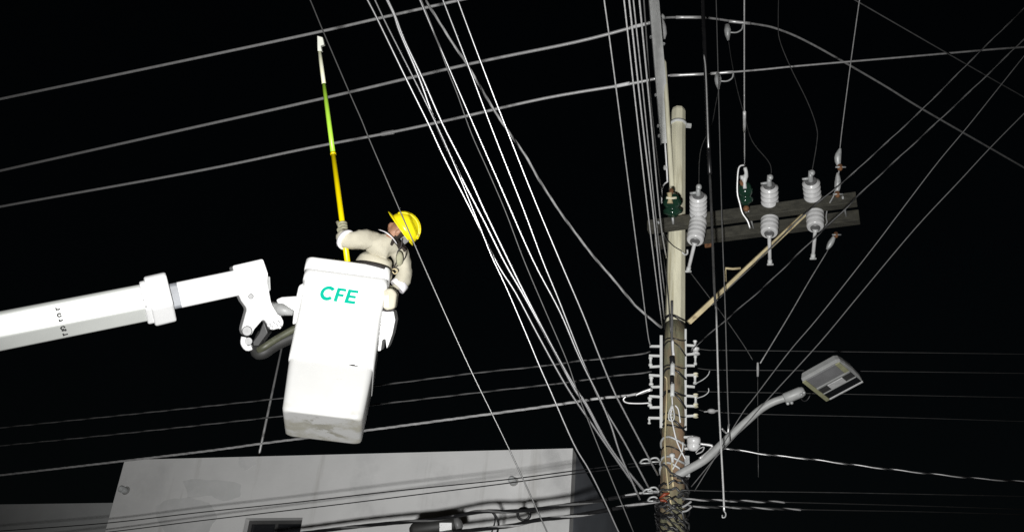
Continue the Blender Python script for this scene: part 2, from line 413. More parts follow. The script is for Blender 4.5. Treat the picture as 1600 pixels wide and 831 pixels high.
riser([(1050, 712), (1050, 740), (1052, 760)], 3, 'brace_wood', 'riser_cable', 1.3)
riser([(1067, 690), (1066, 704), (1058, 720), (1051, 733)], 2.2, 'steel_white', 'riser_cable', 1.35)
P = [PD(x, y, DF(y, 1.4)) for x, y in ((1050, 632), (1045.5, 644), (1045, 654), (1048, 657), (1052, 656), (1053.5, 650), (1052.5, 640), (1050.5, 632))]
m = MB().tube(catmull(P, 3), 1.1 * mpp(P[0]), 6)
for yy in (640, 646, 651): m.tube([PD(1046.5, yy, DF(yy, 1.4)), PD(1051.5, yy, DF(yy, 1.4))], 1.0 * mpp(P[0]), 6)
obj('strain_clamp', m, M['steel_white'], pole)
m = MB().lathe(PD(1050, 709, DF(710, 1.5)), PD(1051, 722, DF(722, 1.5)), [(.028, 0), (.03, .3), (.016, .4), (.012, 1)], 12); obj('bolt_eye', m, M['steel_white'], pole)

# pole-top extension: a galvanised channel leaning out past the top, and a cream conduit beside it
ext = thing('pole_top_extension', PD(1041, 224, DF(224, 1.3)), 'pale steel channel rising past the pole top out of the picture', 'pole extension')
dE = DF(224, 1.5)
e0 = PD(1041, 224, dE); e1 = PD(1016, -70, dE + .55); exw = 8.0 * mpp(e0)
t = (e1 - e0).normalized(); sx = (RT - t * RT.dot(t)).normalized(); sn = t.cross(sx); sn = sn if sn.dot(fw) < 0 else -sn
m = MB()
for (o, a, b) in ((V((0, 0, 0)), exw, .004),):
    m.box((e0 + e1) / 2 + sn * .004, t * (e1 - e0).length / 2, sx * a, sn * b)
for s_ in (-1, 1): m.box((e0 + e1) / 2 + sx * s_ * (exw - .004) - sn * .03, t * ((e1 - e0).length / 2 - .001), sx * .004, sn * .028)
obj('channel', m, M['steel_white'], ext, .003)
for yy, sd in ((197, -1), (150, -1), (60, -1), (72, 1), (212, -1)):
    k = (224 - yy) / 294; p = e0.lerp(e1, k) + sx * sd * (exw + .012)
    obj('bolt', MB().lathe(p - sn * .03, p + sn * .012, [(.018, 0), (.018, .7), (.011, .7), (.011, 1)], 8, False), M['steel'], ext)
q0 = PD(1050, 292, DF(292, 1.25)); q1 = PD(1037.5, 93, DF(224, 1.3) + .3)
m = MB().tube([q0, q0.lerp(q1, .5), q1.lerp(q0, .03), q1], [3.8 * mpp(q0), 3.8 * mpp(q0), 3.6 * mpp(q0), 1.5 * mpp(q0)], 14)
obj('cream_conduit', m, M['concrete'], ext)
P = [PD(x, y, dE) for x, y in ((1039, 222), (1041, 250), (1043, 285))]; obj('earth_wire', MB().tube(catmull(P, 4), 1.5 * mpp(P[0]), 6), M['white_jacket'], ext)
P = [PD(x, y, dE) for x, y in ((1043, 284), (1037, 289), (1034, 300), (1034, 318))]; obj('earth_wire', MB().tube(catmull(P, 4), 1.2 * mpp(P[0]), 6), M['white_jacket'], ext)
m = MB().ball(PD(1039, 262, dE - .02), .02, .02, .035); obj('wire_clamp', m, M['steel_white'], ext)
# conductor support insulator on the channel
dI = depth(PY(1033, 33, 9.9))
m = MB().lathe(PD(1031, 24, dI), PD(1036, 62, dI), [(.02, 0), (.035, .05), (.035, .2), (.05, .3), (.062, .5), (.058, .8), (.03, 1)], 14)
obj('line_post_insulator', m, M['porcelain'], ext)
m = MB().tube([PD(1029, 27, dI - .03), PD(1034, 26, dI - .03), PD(1039, 29, dI)], [.025, .035, .02], 10); obj('line_clamp', m, M['steel_white'], ext)

# ------------------------------------------------------------------ crossarm
ZA = PY(1011, 343, 9.82).z - CAM.z
a0 = PZ(1011, 343.5, ZA); a1 = PZ(1337, 299, ZA)
ad = (a1 - a0).normalized(); an = V((-ad.y, ad.x, 0)).normalized(); an = an if an.y > 0 else -an
AH = .135; AW = .10
arm = thing('crossarm', (a0 + a1) / 2, 'dark weathered timber crossarm pair bolted across the pole', 'crossarm')
def pole_gap():
    p = pole_at(350); return prad(p)
gap = pole_gap() * 2 + AW + .05
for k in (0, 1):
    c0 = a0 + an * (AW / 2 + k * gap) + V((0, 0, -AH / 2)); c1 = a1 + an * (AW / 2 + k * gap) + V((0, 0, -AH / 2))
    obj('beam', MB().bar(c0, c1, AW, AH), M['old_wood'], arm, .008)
for s_ in (.06, .5, .94):
    p = a0.lerp(a1, s_) + V((0, 0, -AH / 2))
    obj('through_bolt', MB().tube([p - an * .03, p + an * (gap + AW + .03)], .011, 8), M['steel'], arm)
b0 = PD(1076, 504, DF(504, 1.0)); b1 = PD(1262, 330, depth(PZ(1262, 330, ZA)) + .02)
obj('diagonal_brace', MB().bar(b0, b1, .05, .06, fw * -1), M['brace_wood'], arm, .006)
d_ = depth(b0.lerp(b1, .42)) - .05
obj('step_peg', MB().tube([PD(x, y, d_) for x, y in ((1157, 419), (1145, 420), (1134, 419), (1133, 425), (1133.5, 440))], 2.0 * mpp(b0), 6), M['brace_wood'], arm)
for cx, cy in ((1042, 346), (1066, 340), (1108, 383), (1172, 356)):
    p = PD(cx, cy, depth(PZ(cx, cy, ZA)) - .03)
    obj('rusty_plate', MB().bar(p - ad * .05, p + ad * .05, .03, .05), M['rust'], arm, .006)

# green pin insulators and dead-end fittings on the crossarm
def pin_insulator(cx, cy, r, label, mouth=True):
    d = depth(PZ(cx, cy + 14, ZA)) - .10; c = PD(cx, cy, d); s = mpp(c)
    root = thing('pin_insulator', PD(cx, cy + 22, d), label, 'insulator', 'dark green insulators on the crossarm')
    a = PD(cx, cy + 19, d + .02); b = PD(cx - 1, cy - 19, d - .03)
    obj('glazed_body', MB().lathe(a, b, [(r * .45 * s, 0), (r * .55 * s, .08), (r * .98 * s, .16), (r * 1.0 * s, .3), (r * .72 * s, .38), (r * .8 * s, .42), (r * .95 * s, .52), (r * .98 * s, .66), (r * .8 * s, .74), (r * .78 * s, .8), (r * .62 * s, .9), (r * .3 * s, .97)], 22), M['green_glass'], root)
    obj('pin', MB().tube([PD(cx + 1, cy + 30, d + .06), a], .014, 8), M['steel'], root)
    return root, d, s
r1, dg, sg = pin_insulator(1051, 320, 15, 'dark green pin insulator in front of the cream pole')
obj('clamp', MB().tube([PD(x, y, dg - .14) for x, y in ((1046, 301), (1047, 311), (1047, 318))], [.03, .02, .035], 8), M['brace_wood'], r1)
obj('clamp', MB().tube([PD(x, y, dg - .15) for x, y in ((1041, 309), (1048, 310), (1057, 309))], .014, 8), M['concrete'], r1)
obj('rusty_cap', MB().ball(PD(1049, 299, dg - .10), .025, .025, .04), M['rust'], r1)
r2, dg2, _ = pin_insulator(1165, 302, 12, 'dark green insulator hanging between the first two white fuse cutouts')
obj('rusty_cap', MB().ball(PD(1160, 285, dg2 - .12), .03, .03, .045), M['rust'], r2)
obj('rusty_cap', MB().ball(PD(1166, 326, dg2 - .1), .035, .03, .035), M['rust'], r2)
obj('clamp', MB().tube(catmull([PD(x, y, dg2 - .14) for x, y in ((1164, 262), (1166, 272), (1163, 282), (1164, 295))], 3), [.02] * 4 + [.028] * 3 + [.02] * 3, 8), M['steel_white'], r2)
obj('clamp', MB().tube([PD(x, y, dg2 - .14) for x, y in ((1157, 278), (1162, 277))], .024, 8), M['steel_white'], r2)
obj('jumper_loop', MB().tube(catmull([PD(x, y, dg2 - .12) for x, y in ((1163, 258), (1156, 260), (1153, 270), (1152, 300), (1156, 318), (1160, 333), (1168, 345), (1172, 357))], 4), 1.5 * mpp(PD(1163, 258, dg2)), 6), M['alu'], r2)

def dead_end(pts, label, mats=('steel', 'rust')):
    d = depth(PZ(pts[0][0], pts[0][1], ZA)) - .08
    root = thing('dead_end_clamp', PD(pts[-1][0], pts[-1][1], d), label, 'line clamp', 'dead-end clamps at the crossarm tip')
    P = [PD(x, y, d) for x, y in pts]
    obj('clamp_body', MB().tube(catmull(P, 3), [(.012 + .022 * math.sin(math.pi * min(1, k / (3 * (len(P) - 1))))) for k in range(3 * (len(P) - 1) + 1)], 8), M[mats[0]], root)
    obj('rusty_eye', MB().ball(P[-1] - fw * .03, .028, .03, .04), M['rust'], root)
    obj('bolt', MB().tube([P[-1] - RT * .05 - fw * .05, P[-1] + RT * .05 - fw * .05], .009, 6), M['steel'], root)
    return root
dead_end([(1313, 232), (1309, 247), (1311, 262)], 'grey strain clamp with rusty eye above the crossarm tip')
dead_end([(1309, 270), (1309, 288), (1307, 304)], 'small rusty shackle just above the crossarm end')
dead_end([(1292, 390), (1298, 380), (1305, 367)], 'rusty guy clamp hanging below the crossarm end')

# ------------------------------------------------------------------ fuse cutouts
def cutout(ut, ub, lt, lb, rod, label, d):
    s = d / F
    root = thing('fuse_cutout', PD(ub[0], ub[1], d), label, 'fuse cutout', 'white porcelain fuse cutouts on the crossarm')
    A_, B_ = PD(ut[0], ut[1], d - .24), PD(ub[0], ub[1] + 2, d)
    prof = [(7 * s, 0)]
    for k in range(5):
        h = .04 + k * .19; prof += [(8.4 * s, h), (13.2 * s, h + .05), (13.4 * s, h + .085), (10.0 * s, h + .13), (8.2 * s, h + .16)]
    prof.append((5 * s, 1))
    obj('upper_insulator', MB().lathe(A_, B_, prof, 24), M['porcelain'], root)
    obj('top_plate', MB().lathe(A_.lerp(B_, -.02), A_.lerp(B_, .02), [(8.5 * s, 0), (9 * s, 1)], 18), M['porcelain_grey'], root)
    m = MB().tube([A_.lerp(B_, .05), A_.lerp(B_, -.12) + UP * .02, A_.lerp(B_, -.2) + UP * .06], [.035, .025, .02], 8)
    m.ball(A_ + UP * 12 * s - fw * .04, .032, .032, .035)
    m.tube([A_ + UP * .02 - RT * .09, A_ + UP * .03], [.012, .02], 6)
    obj('top_terminal', m, M['steel'], root)
    C_, D_ = PD(lt[0], lt[1] - 3, d), PD(lb[0], lb[1] + 4, d - .2)
    prof = [(6 * s, 0), (11.5 * s, .06), (13.2 * s, .16)]
    for k in range(4):
        h = .2 + k * .17; prof += [(13.6 * s, h), (13.6 * s, h + .07), (12.9 * s, h + .10), (12.9 * s, h + .14)]
    prof += [(13.2 * s, .94), (11.5 * s, 1)]
    obj('lower_insulator', MB().lathe(C_, D_, prof, 24), M['porcelain'], root)
    obj('end_disc', MB().lathe(D_.lerp(C_, .06), D_.lerp(C_, -.05), [(7.5 * s, 0), (8.0 * s, .4), (7 * s, 1)], 18), M['porcelain_grey'], root)
    E_ = PD(rod[0], rod[1], d - .16); n_ = D_.lerp(C_, -.06)
    m = MB().tube([n_, n_.lerp(E_, .1), E_], [5 * s, 3.0 * s, 2.6 * s], 8); obj('fuse_tube', m, M['porcelain'], root)
    m = MB().tube([E_, E_.lerp(n_, .16)], [3.8 * s, 3.4 * s], 8); m.tube([E_ - RT * .03, E_ + RT * .035], .012, 6); obj('tube_ferrule', m, M['steel_white'], root)
    pm = PD((ub[0] + lt[0]) / 2, (ub[1] + lt[1]) / 2, d + .02)
    pa = PZ(pm.x, 0, 1) if False else None
    obj('mounting_bracket', MB().bar(B_, C_, .05, .03).tube([pm, pm + an * .14 + V((0, 0, -.03))], .018, 8), M['steel'], root)
cutout((1091, 305), (1091, 337), (1092, 343), (1086, 373), (1075, 424), 'white fuse cutout nearest the cream pole, rod slanting left', depth(PZ(1091, 340, ZA)) - .08)
cutout((1202, 290), (1203, 325), (1203, 331), (1202, 361), (1203, 413), 'middle white fuse cutout on the crossarm', depth(PZ(1203, 335, ZA)) - .08)
cutout((1267, 283), (1271, 316), (1273, 321), (1274, 352), (1270, 404), 'white fuse cutout farthest from the pole, upper stack tilted left', depth(PZ(1272, 325, ZA)) - .08)

# ------------------------------------------------------------------ secondary racks on the pole's sides
def rack(side, x, y0, y1, arms, spools, label):
    d = depth(pole_at((y0 + y1) / 2)) - .04; s = d / F
    def q(px_, py_, k=0.0): return PD(px_, py_, depth(pole_at(py_)) - .04 - k)
    root = thing('secondary_rack', q(x, y1), label, 'insulator rack', 'insulator racks clamped to the pole sides')
    obj('back_strap', MB().bar(q(x, y0), q(x, y1), .030, .02, fw * -1), M['steel_white'], root, .003)
    for (y, L) in arms: obj('rack_arm', MB().bar(q(x, y), q(x + side * L, y + 1.5 * random.uniform(-1, 1)), .020, 3.6 * s), M['steel_white'], root, .003)
    for (sx_, ya, yb, r, mt) in spools:
        a, b = q(sx_, ya, .0), q(sx_, yb, .0)
        obj('spool_insulator', MB().lathe(a, b, [(r * .6 * s, 0), (r * s, .05), (r * s, .2), (r * .62 * s, .3), (r * .62 * s, .7), (r * s, .8), (r * s, .95), (r * .6 * s, 1)], 14), M[mt], root)
rack(-1, 1033, 524, 668, [(541, 18), (556, 19), (572, 18), (587, 19), (604, 16), (620, 19), (636, 18), (653, 20)],
     [(1016.5, 557, 572, 3.2, 'steel_white'), (1017.5, 588, 602, 3.5, 'steel_white'), (1015.5, 620, 635, 3.6, 'steel_white'), (1014.5, 653, 662, 2.4, 'steel_white')],
     'steel bracket rack on the pole side facing the bucket')
rack(1, 1070.5, 514, 672, [(539, 15), (554, 15), (571, 15), (586, 17), (603, 15), (618, 17), (634, 15), (650, 17)],
     [(1087, 544, 554, 6.6, 'porcelain'), (1086.5, 555, 570, 2.6, 'steel_white'), (1086, 586, 600, 3, 'steel_white'), (1087, 617, 633, 3, 'steel_white')] + [(1087, y, y + 5, 4.0, 'concrete') for y in (583, 615.5, 631, 647)] + [(1086, 532, 541, 3.4, 'porcelain')],
     'steel bracket rack on the pole side facing the street lamp')
d_ = depth(pole_at(692)) - .05
pot = thing('meter_insulator', PD(1083, 703, d_), 'white rounded porcelain knob in a bracket above the lamp arm', 'insulator')
m = MB().lathe(PD(1084, 681, d_ - .06), PD(1084, 704, d_ - .06), [(.03, 0), (.06, .06), (.068, .2), (.068, .46), (.062, .5), (.068, .54), (.066, .8), (.05, .95), (.02, 1)], 18); obj('porcelain_body', m, M['porcelain'], pot)
m = MB()
for yy in (683, 701): m.bar(PD(1069, yy, d_), PD(1084, yy - .5, d_ - .06), .03, .022)
obj('bracket', m, M['steel_white'], pot, .004)

# ------------------------------------------------------------------ street lamp
Lz = PY(1302, 595, 9.0).z - CAM.z
lamp = thing('street_lamp', PD(1062, 742, DF(742, .9)), 'unlit grey street lamp on a curved arm reaching right of the pole', 'street lamp')
arm_px = [(1056, 744), (1072, 735), (1100, 719), (1118, 703), (1140, 682), (1170, 655), (1190, 638), (1210, 627), (1235, 619), (1256, 611)]
dA, dB = DF(742, .9), depth(PZ(1262, 605, Lz - .06))
P = px_path(arm_px, ('D', dA), ('D', dB), 4)
obj('curved_arm', MB().tube(P, [mpp(P[0]) * (6.6 - 1.2 * i / len(P)) for i in range(len(P))], 14), M['lamp_grey'], lamp)
p0, p1 = PD(1225, 623, dB + .03), PD(1257, 610, dB)
obj('spigot_clamp', MB().lathe(p0, p1, [(7.2 * mpp(p0), 0), (8.6 * mpp(p0), .06), (8.8 * mpp(p0), .8), (7 * mpp(p0), .95), (5 * mpp(p0), 1)], 16), M['lamp_grey'], lamp)
for fx, fy in ((1231, 630), (1237, 629), (1252, 616), (1256, 613)): obj('clamp_screw', MB().ball(PD(fx, fy, dB - .05), .016, .016, .016), M['steel'], lamp)
obj('lead_wire', MB().tube(catmull([PD(x, y, dB - .02) for x, y in ((1250, 620), (1255, 626), (1261, 625), (1266, 617))], 4), .006, 6), M['black'], lamp)
tl, tr_, br, bl = PZ(1252.5, 595, Lz), PZ(1313, 563, Lz + .10), PZ(1351, 594, Lz + .10), PZ(1291, 627, Lz)
ex_ = (tr_ - tl + br - bl) / 2; ey_ = (bl - tl + br - tr_) / 2; ctr = (tl + tr_ + br + bl) / 4
nz_ = ex_.cross(ey_).normalized(); nz_ = nz_ if nz_.z > 0 else -nz_
def Lp_(s, t_, h=0): return ctr + ex_ * (s - .5) + ey_ * (t_ - .5) + nz_ * h
def lamp_outline(k, h, end=.10):
    pts = []
    for s, t_ in ((0, .06), (.02, 0), (.9, 0), (.97, .05), (1.0, .2), (1.02, .5), (1.0, .8), (.97, .95), (.9, 1), (.02, 1), (0, .94)):
        pts.append(Lp_(.5 + (s - .5) * k, .5 + (t_ - .5) * k, h))
    return pts
hs = MB().rings([lamp_outline(1, 0), lamp_outline(1.01, .03), lamp_outline(.93, .09), lamp_outline(.7, .13)], False)
obj('housing', hs, M['lamp_grey'], lamp, .006)
def lplate(name, s0_, s1_, t0_, t1_, h0, h1, mt, bev=.002):
    m = MB().prism([Lp_(s0_, t0_, h0), Lp_(s1_, t0_, h0), Lp_(s1_, t1_, h0), Lp_(s0_, t1_, h0)], nz_ * (h1 - h0)); return obj(name, m, M[mt], lamp, bev)
lplate('end_trim', .004, .10, .02, .98, -.012, -.001, 'lamp_olive')
lplate('end_trim', .84, .95, .03, .42, -.011, -.001, 'lamp_olive')
lplate('cover_plate', .105, .835, .03, .42, -.008, -.001, 'lamp_plate')
lplate('edge_rail', .105, .95, .425, .47, -.016, -.001, 'lamp_grey')
lplate('led_recess', .105, .95, .475, .70, -.006, -.001, 'lamp_dark')
lplate('led_board', .34, .72, .50, .675, -.016, -.0065, 'led')
lplate('edge_rail', .105, .95, .705, .725, -.012, -.001, 'lamp_grey')
gl = lplate('glass_cover', .105, .95, .73, .945, -.008, -.001, 'glass_dark')
lplate('edge_rail', .105, .97, .95, .985, -.014, -.001, 'led')
obj('wall_clamp', MB().bar(PD(1073, 712, DF(712, .6)), PD(1074, 745, DF(745, .6)), .05, .03, fw * -1), M['steel'], lamp, .004)

# ------------------------------------------------------------------ wires
def wire(name, pxs, e0, e1, wpx, mt, label, cat='wire', group=None, parts=None):
    P = px_path(pxs, e0, e1)
    r = wpx / 2 * sum(mpp(p) for p in P) / len(P)
    if not parts: return obj(name, MB().tube(P, r, 8), M[mt], label=label, cat=cat, group=group)
    root = thing(name, P[0], label, cat, group); obj('conductor', MB().tube(P, r, 8), M[mt], root)
    for nm, pts, rr, m2 in parts:
        Q = [PD(x, y, d) for x, y, d in pts]; obj(nm, MB().tube(catmull(Q, 3), rr * mpp(Q[0]), 8), M[m2], root)
    return root
def twisted(name, pxs, e0, e1, wpx, mats, label, pitch=.32, cat='cable', group=None):
    P = resample(px_path(pxs, e0, e1), pitch / 9); r = wpx / 2 * mpp(P[len(P) // 2])
    root = thing(name, P[0], label, cat, group)
    n = len(mats)
    for k, mt in enumerate(mats):
        pts = []
        for i, p in enumerate(P):
            t = (P[min(i + 1, len(P) - 1)] - P[max(i - 1, 0)]).normalized(); u = (fw - t * fw.dot(t)).normalized(); b = t.cross(u)
            a = i * 2 * math.pi / 9 + k * 2 * math.pi / n; pts.append(p + (u * math.cos(a) + b * math.sin(a)) * r * .36)
        obj('strand', MB().tube(pts, r * .66, 6), M[mt], root)
    return root

# the three line conductors crossing at the top
ZM = PY(1030, 33, 9.9).z - CAM.z; ZM3 = PY(1030, 122, 9.9).z - CAM.z
wire('line_conductor', [(-60, 168), (0, 155), (245, 104), (490, 52), (600, 27), (720, 0), (810, -20)], ('Z', ZM), ('Z', ZM), 4.6, 'alu', 'topmost bare conductor running just above the tip of the yellow stick', group='bare line conductors')
wire('line_conductor', [(-60, 281), (0, 267), (250, 211), (500, 155), (730, 101), (900, 66), (1000, 40), (1031, 33)], ('Z', ZM), ('Z', ZM), 4.8, 'alu', 'bare conductor clamped to the pole-top channel, second of three from the top', group='bare line conductors',
     parts=[('armour_sleeve', [(985, 43.5, depth(PZ(985, 43, ZM)) - .01), (1010, 37.5, depth(PZ(1010, 37, ZM)) - .01)], 2.9, 'white_jacket'), ('armour_sleeve', [(1013, 36.7, depth(PZ(1013, 36, ZM)) - .01), (1030, 33, depth(PZ(1030, 33, ZM)) - .01)], 2.7, 'white_jacket')])
wire('line_conductor', [(-60, 336), (0, 323), (300, 269), (480, 232), (606, 208), (700, 188), (850, 154), (980, 132), (1030, 122)], ('Z', ZM3), ('Z', ZM3), 4.4, 'alu', 'lowest of the three bare conductors, with a lumpy splice', group='bare line conductors',
     parts=[('splice', [(596, 210, depth(PZ(596, 210, ZM3)) - .01), (606, 208, depth(PZ(606, 208, ZM3)) - .01), (615, 206.5, depth(PZ(615, 206, ZM3)) - .01)], 3.4, 'alu'), ('armour_sleeve', [(960, 135.5, depth(PZ(960, 135, ZM3)) - .01), (984, 130.5, depth(PZ(984, 130, ZM3)) - .01)], 3.0, 'white_jacket')])
def hot_clamp(x, y, d): 
    root = thing('hot_line_clamp', PD(x, y, d), 'grey tap clamp on the %s right of the pole top' % ('curving conductor' if y < 80 else 'straight conductor'), 'line clamp', 'tap clamps on the conductors')
    obj('jaw', MB().tube(catmull([PD(x + 24, y - 4, d - .02), PD(x + 22, y + 4, d - .03), PD(x + 14, y + 9, d - .03), PD(x + 3, y + 9, d - .02)], 4), 1.3 * mpp(PD(x, y, d)), 6), M['steel'], root)
    obj('clamp_body', MB().tube([PD(x - 1, y - 3, d), PD(x, y + 6, d - .02), PD(x, y + 13, d - .02), PD(x + 1, y + 22, d)], [.03, .045, .035, .012], 8), M['steel'], root)
    return root
wire('line_conductor', [(1031, 33), (1040, 28), (1100, 28), (1140, 33), (1180, 38), (1216, 46), (1270, 70), (1375, 130), (1440, 170), (1560, 239), (1600, 262), (1660, 297)], ('Z', ZM), ('Z', ZM + .6), 3.4, 'alu2', 'bare conductor curving down to the right from the pole-top channel', group='bare line conductors',
     parts=[('armour_sleeve', [(1056, 27.5, dI), (1095, 27.5, dI)], 2.6, 'alu'), ('armour_sleeve', [(1139, 33.5, dI - .02), (1172, 37, dI - .02)], 2.5, 'alu')])
wire('line_conductor', [(1030, 122), (1048, 118), (1100, 116), (1180, 110), (1252, 103), (1430, 88), (1545, 78), (1600, 74), (1660, 70)], ('Z', ZM3), ('Z', ZM3), 3.2, 'alu2', 'bare conductor leaving the pole almost level towards the right edge', group='bare line conductors',
     parts=[('armour_sleeve', [(1047, 118.3, depth(PZ(1047, 118, ZM3))), (1102, 115.8, depth(PZ(1102, 116, ZM3)))], 2.3, 'alu'), ('armour_sleeve', [(1110, 115.4, depth(PZ(1110, 115, ZM3))), (1146, 112.6, depth(PZ(1146, 112, ZM3)))], 2.3, 'alu')])
hot_clamp(1137, 42, dI - .03); hot_clamp(1122, 118, depth(PZ(1122, 118, ZM3)) - .03)
wire('line_conductor', [(1300, -20), (1335, 0), (1413, 45), (1540, 118), (1600, 152), (1660, 187)], ('Z', 8.5), ('Z', 8.5), 2.0, 'grey_jacket', 'straight wire cutting across the upper right corner', group='bare line conductors')

# leads dropping to the cutouts
wire('jumper_lead', [(1138, 62), (1143, 95), (1152, 140), (1163, 180), (1175, 220), (1199, 250), (1205, 264), (1204, 283)], ('D', dI - .03), ('D', depth(PZ(1203, 335, ZA)) - .25), 1.5, 'dark_jacket', 'thin dark lead dropping to the middle fuse cutout')
wire('jumper_lead', [(1123, 140), (1118, 165), (1112, 195), (1098, 225), (1093, 250), (1092, 296)], ('D', depth(PZ(1122, 118, ZM3)) - .03), ('D', depth(PZ(1091, 340, ZA)) - .25), 1.5, 'dark_jacket', 'thin dark lead dropping to the fuse cutout nearest the pole')
wire('jumper_lead', [(1217, -20), (1216, 30), (1218, 62), (1235, 105), (1262, 160), (1276, 200), (1276, 225), (1268, 272)], ('Z', 9.0), ('D', depth(PZ(1272, 325, ZA)) - .25), 1.5, 'dark_jacket', 'thin dark lead dropping to the fuse cutout farthest from the pole')
wire('jumper_lead', [(1313, 255), (1308, 285), (1303, 305), (1294, 322), (1291, 338), (1292, 348), (1286, 356)], ('D', depth(PZ(1310, 262, ZA)) - .12), ('D', depth(PZ(1290, 345, ZA)) - .12), 2.2, 'alu', 'pale bent lead beside the fuse cutout farthest from the pole')
wire('jumper_lead', [(1037, 360), (1041, 372), (1052, 384), (1065, 392)], ('D', DF(360, 1.5)), ('D', DF(392, 1.35)), 1.6, 'black', 'short black lead looped across the pole below the crossarm')
wire('jumper_lead', [(1066, 394), (1070, 398), (1074, 396), (1074, 390)], ('D', DF(394, 1.4)), ('D', DF(390, 1.3)), 3, 'alu', 'short pale wire end hooked on the pole below the crossarm')
wire('jumper_lead', [(1079, 426), (1108, 464), (1128, 490), (1160, 536), (1176, 562)], ('D', depth(PZ(1091, 340, ZA)) - .24), ('D', 11.0), 1.5, 'dark_jacket', 'dark wire slanting down from the fuse cutout nearest the pole')

# branch line coming over the camera to the crossarm
wire('branch_conductor', [(1163, -40), (1163, 0), (1163, 130), (1163.5, 262)], ('Z', ZA + .1), ('D', dg2 - .12), 2.2, 'alu', 'single wire dropping straight to the hanging green insulator', group='branch line conductors',
     parts=[('splice_sleeve', [(1163.2, 175, end_depth((1163, 175), ('Z', ZA)) + .05), (1163.3, 206, end_depth((1163, 206), ('Z', ZA)) + .05)], 2.4, 'alu')])
wire('branch_conductor', [(1349, -40), (1343, 0), (1329, 100), (1316, 200), (1312, 236)], ('Z', ZA + .1), ('D', depth(PZ(1312, 236, ZA)) - .08), 1.7, 'alu2', 'single wire descending to the clamp at the crossarm tip', group='branch line conductors')

# guy wires and dark cables fanning to the upper right
GR = 'wires fanning to the upper right'
wire('guy_wire', [(1296, 387), (1263.7, 440), (1231.7, 495), (1188, 567)], ('D', depth(PZ(1296, 387, ZA))), ('D', 10.7), 1.7, 'alu2', 'short guy wire slanting from the rusty clamp below the crossarm', group=GR)
twisted('service_cable', [(1112, 477), (1151, 438.5), (1200, 391.6), (1258, 334), (1319, 283), (1361, 245), (1440, 172), (1529, 83), (1640, -25)], ('Y', 9.75), ('D', 9.5), 2.6, ('black', 'grey_jacket'), 'twisted dark cable running right along the diagonal brace', .42, group=GR)
twisted('service_cable', [(1080, 548), (1092, 536), (1128, 505), (1196, 446), (1251, 393), (1315, 332), (1351, 296), (1461, 194), (1543, 117), (1640, 22)], ('Y', 9.9), ('D', 9.0), 2.8, ('black', 'grey_jacket'), 'twisted dark cable fanning up and right below the diagonal brace', .42, group=GR)
wire('guy_wire', [(1085, 767), (1120, 710), (1160, 645), (1179, 620), (1234, 548), (1280, 494), (1365, 386), (1420, 313), (1466, 253), (1512, 198), (1560, 138), (1640, 38)], ('Y', 9.9), ('D', 8.6), 1.6, 'grey_jacket', 'long dim wire rising right, upper of the two lowest fanning wires', group=GR)
wire('guy_wire', [(1080, 760), (1115, 718), (1154, 676), (1203, 620), (1280, 536), (1345, 458), (1429, 358), (1500, 282), (1557, 221), (1660, 118)], ('Y', 9.9), ('D', 8.4), 1.7, 'grey_jacket', 'long grey wire rising right past the top of the street lamp', group=GR)
hk = thing('guy_insulator', PD(1184, 586, 10.7), 'small strain link where slanting wires meet right of the pole', 'insulator')
obj('link', MB().tube([PD(1184, 566, 10.7), PD(1184, 575, 10.7), PD(1184, 588, 10.7)], [.009, .014, .01], 8), M['alu2'], hk)
wire('hanging_wire', [(1184, 588), (1184, 640), (1185, 745)], ('D', 10.7), ('D', 10.4), 1.0, 'dark_jacket', 'faint thread hanging below the strain link right of the pole')

# things hanging from overhead, right of the pole
K = [(1094, -80), (1098, 0), (1102, 100), (1109, 272)]
hc = thing('hanging_cable', PY(1132, 808, 8.8), 'long dark cable hanging straight down in front of the lamp arm, hook at its end', 'cable')
P = [PY(x, y, 8.8) for x, y in K]; obj('sheath', MB().tube(catmull(P, 5), 3.0 * mpp(P[1]), 10), M['black'], hc)
P = [PY(x, y, 8.74) for x, y in ((1100, 86), (1103, 117), (1107, 231))]; obj('bright_lead', MB().tube(catmull(P, 5), 1.2 * mpp(P[1]), 8), M['alu'], hc)
P = [PY(x, y, 8.8) for x, y in ((1109, 270), (1112, 340), (1116, 448), (1119, 483))]; obj('sheath', MB().tube(catmull(P, 5), 2.1 * mpp(P[1]), 8), M['dark_jacket'], hc)
P = [PY(x, y, 8.8) for x, y in ((1119, 480), (1123, 620), (1125.5, 676), (1130, 760), (1131.5, 798))]; obj('bright_lead', MB().tube(catmull(P, 5), 1.5 * mpp(P[1]), 8), M['alu'], hc)
P = [PY(x, y, 8.8) for x, y in ((1131.5, 798), (1134, 802), (1133, 807), (1129, 808), (1128.5, 804))]; obj('hook', MB().tube(catmull(P, 4), 1.1 * mpp(P[1]), 6), M['steel'], hc)
wire('hanging_wire', [(1116, -80), (1119, 0), (1123.5, 175), (1128, 345), (1133, 480), (1137, 620), (1140, 690)], ('Y', 9.3), ('Y', 9.3), 1.7, 'grey_jacket', 'thin grey wire hanging beside the long dark cable')

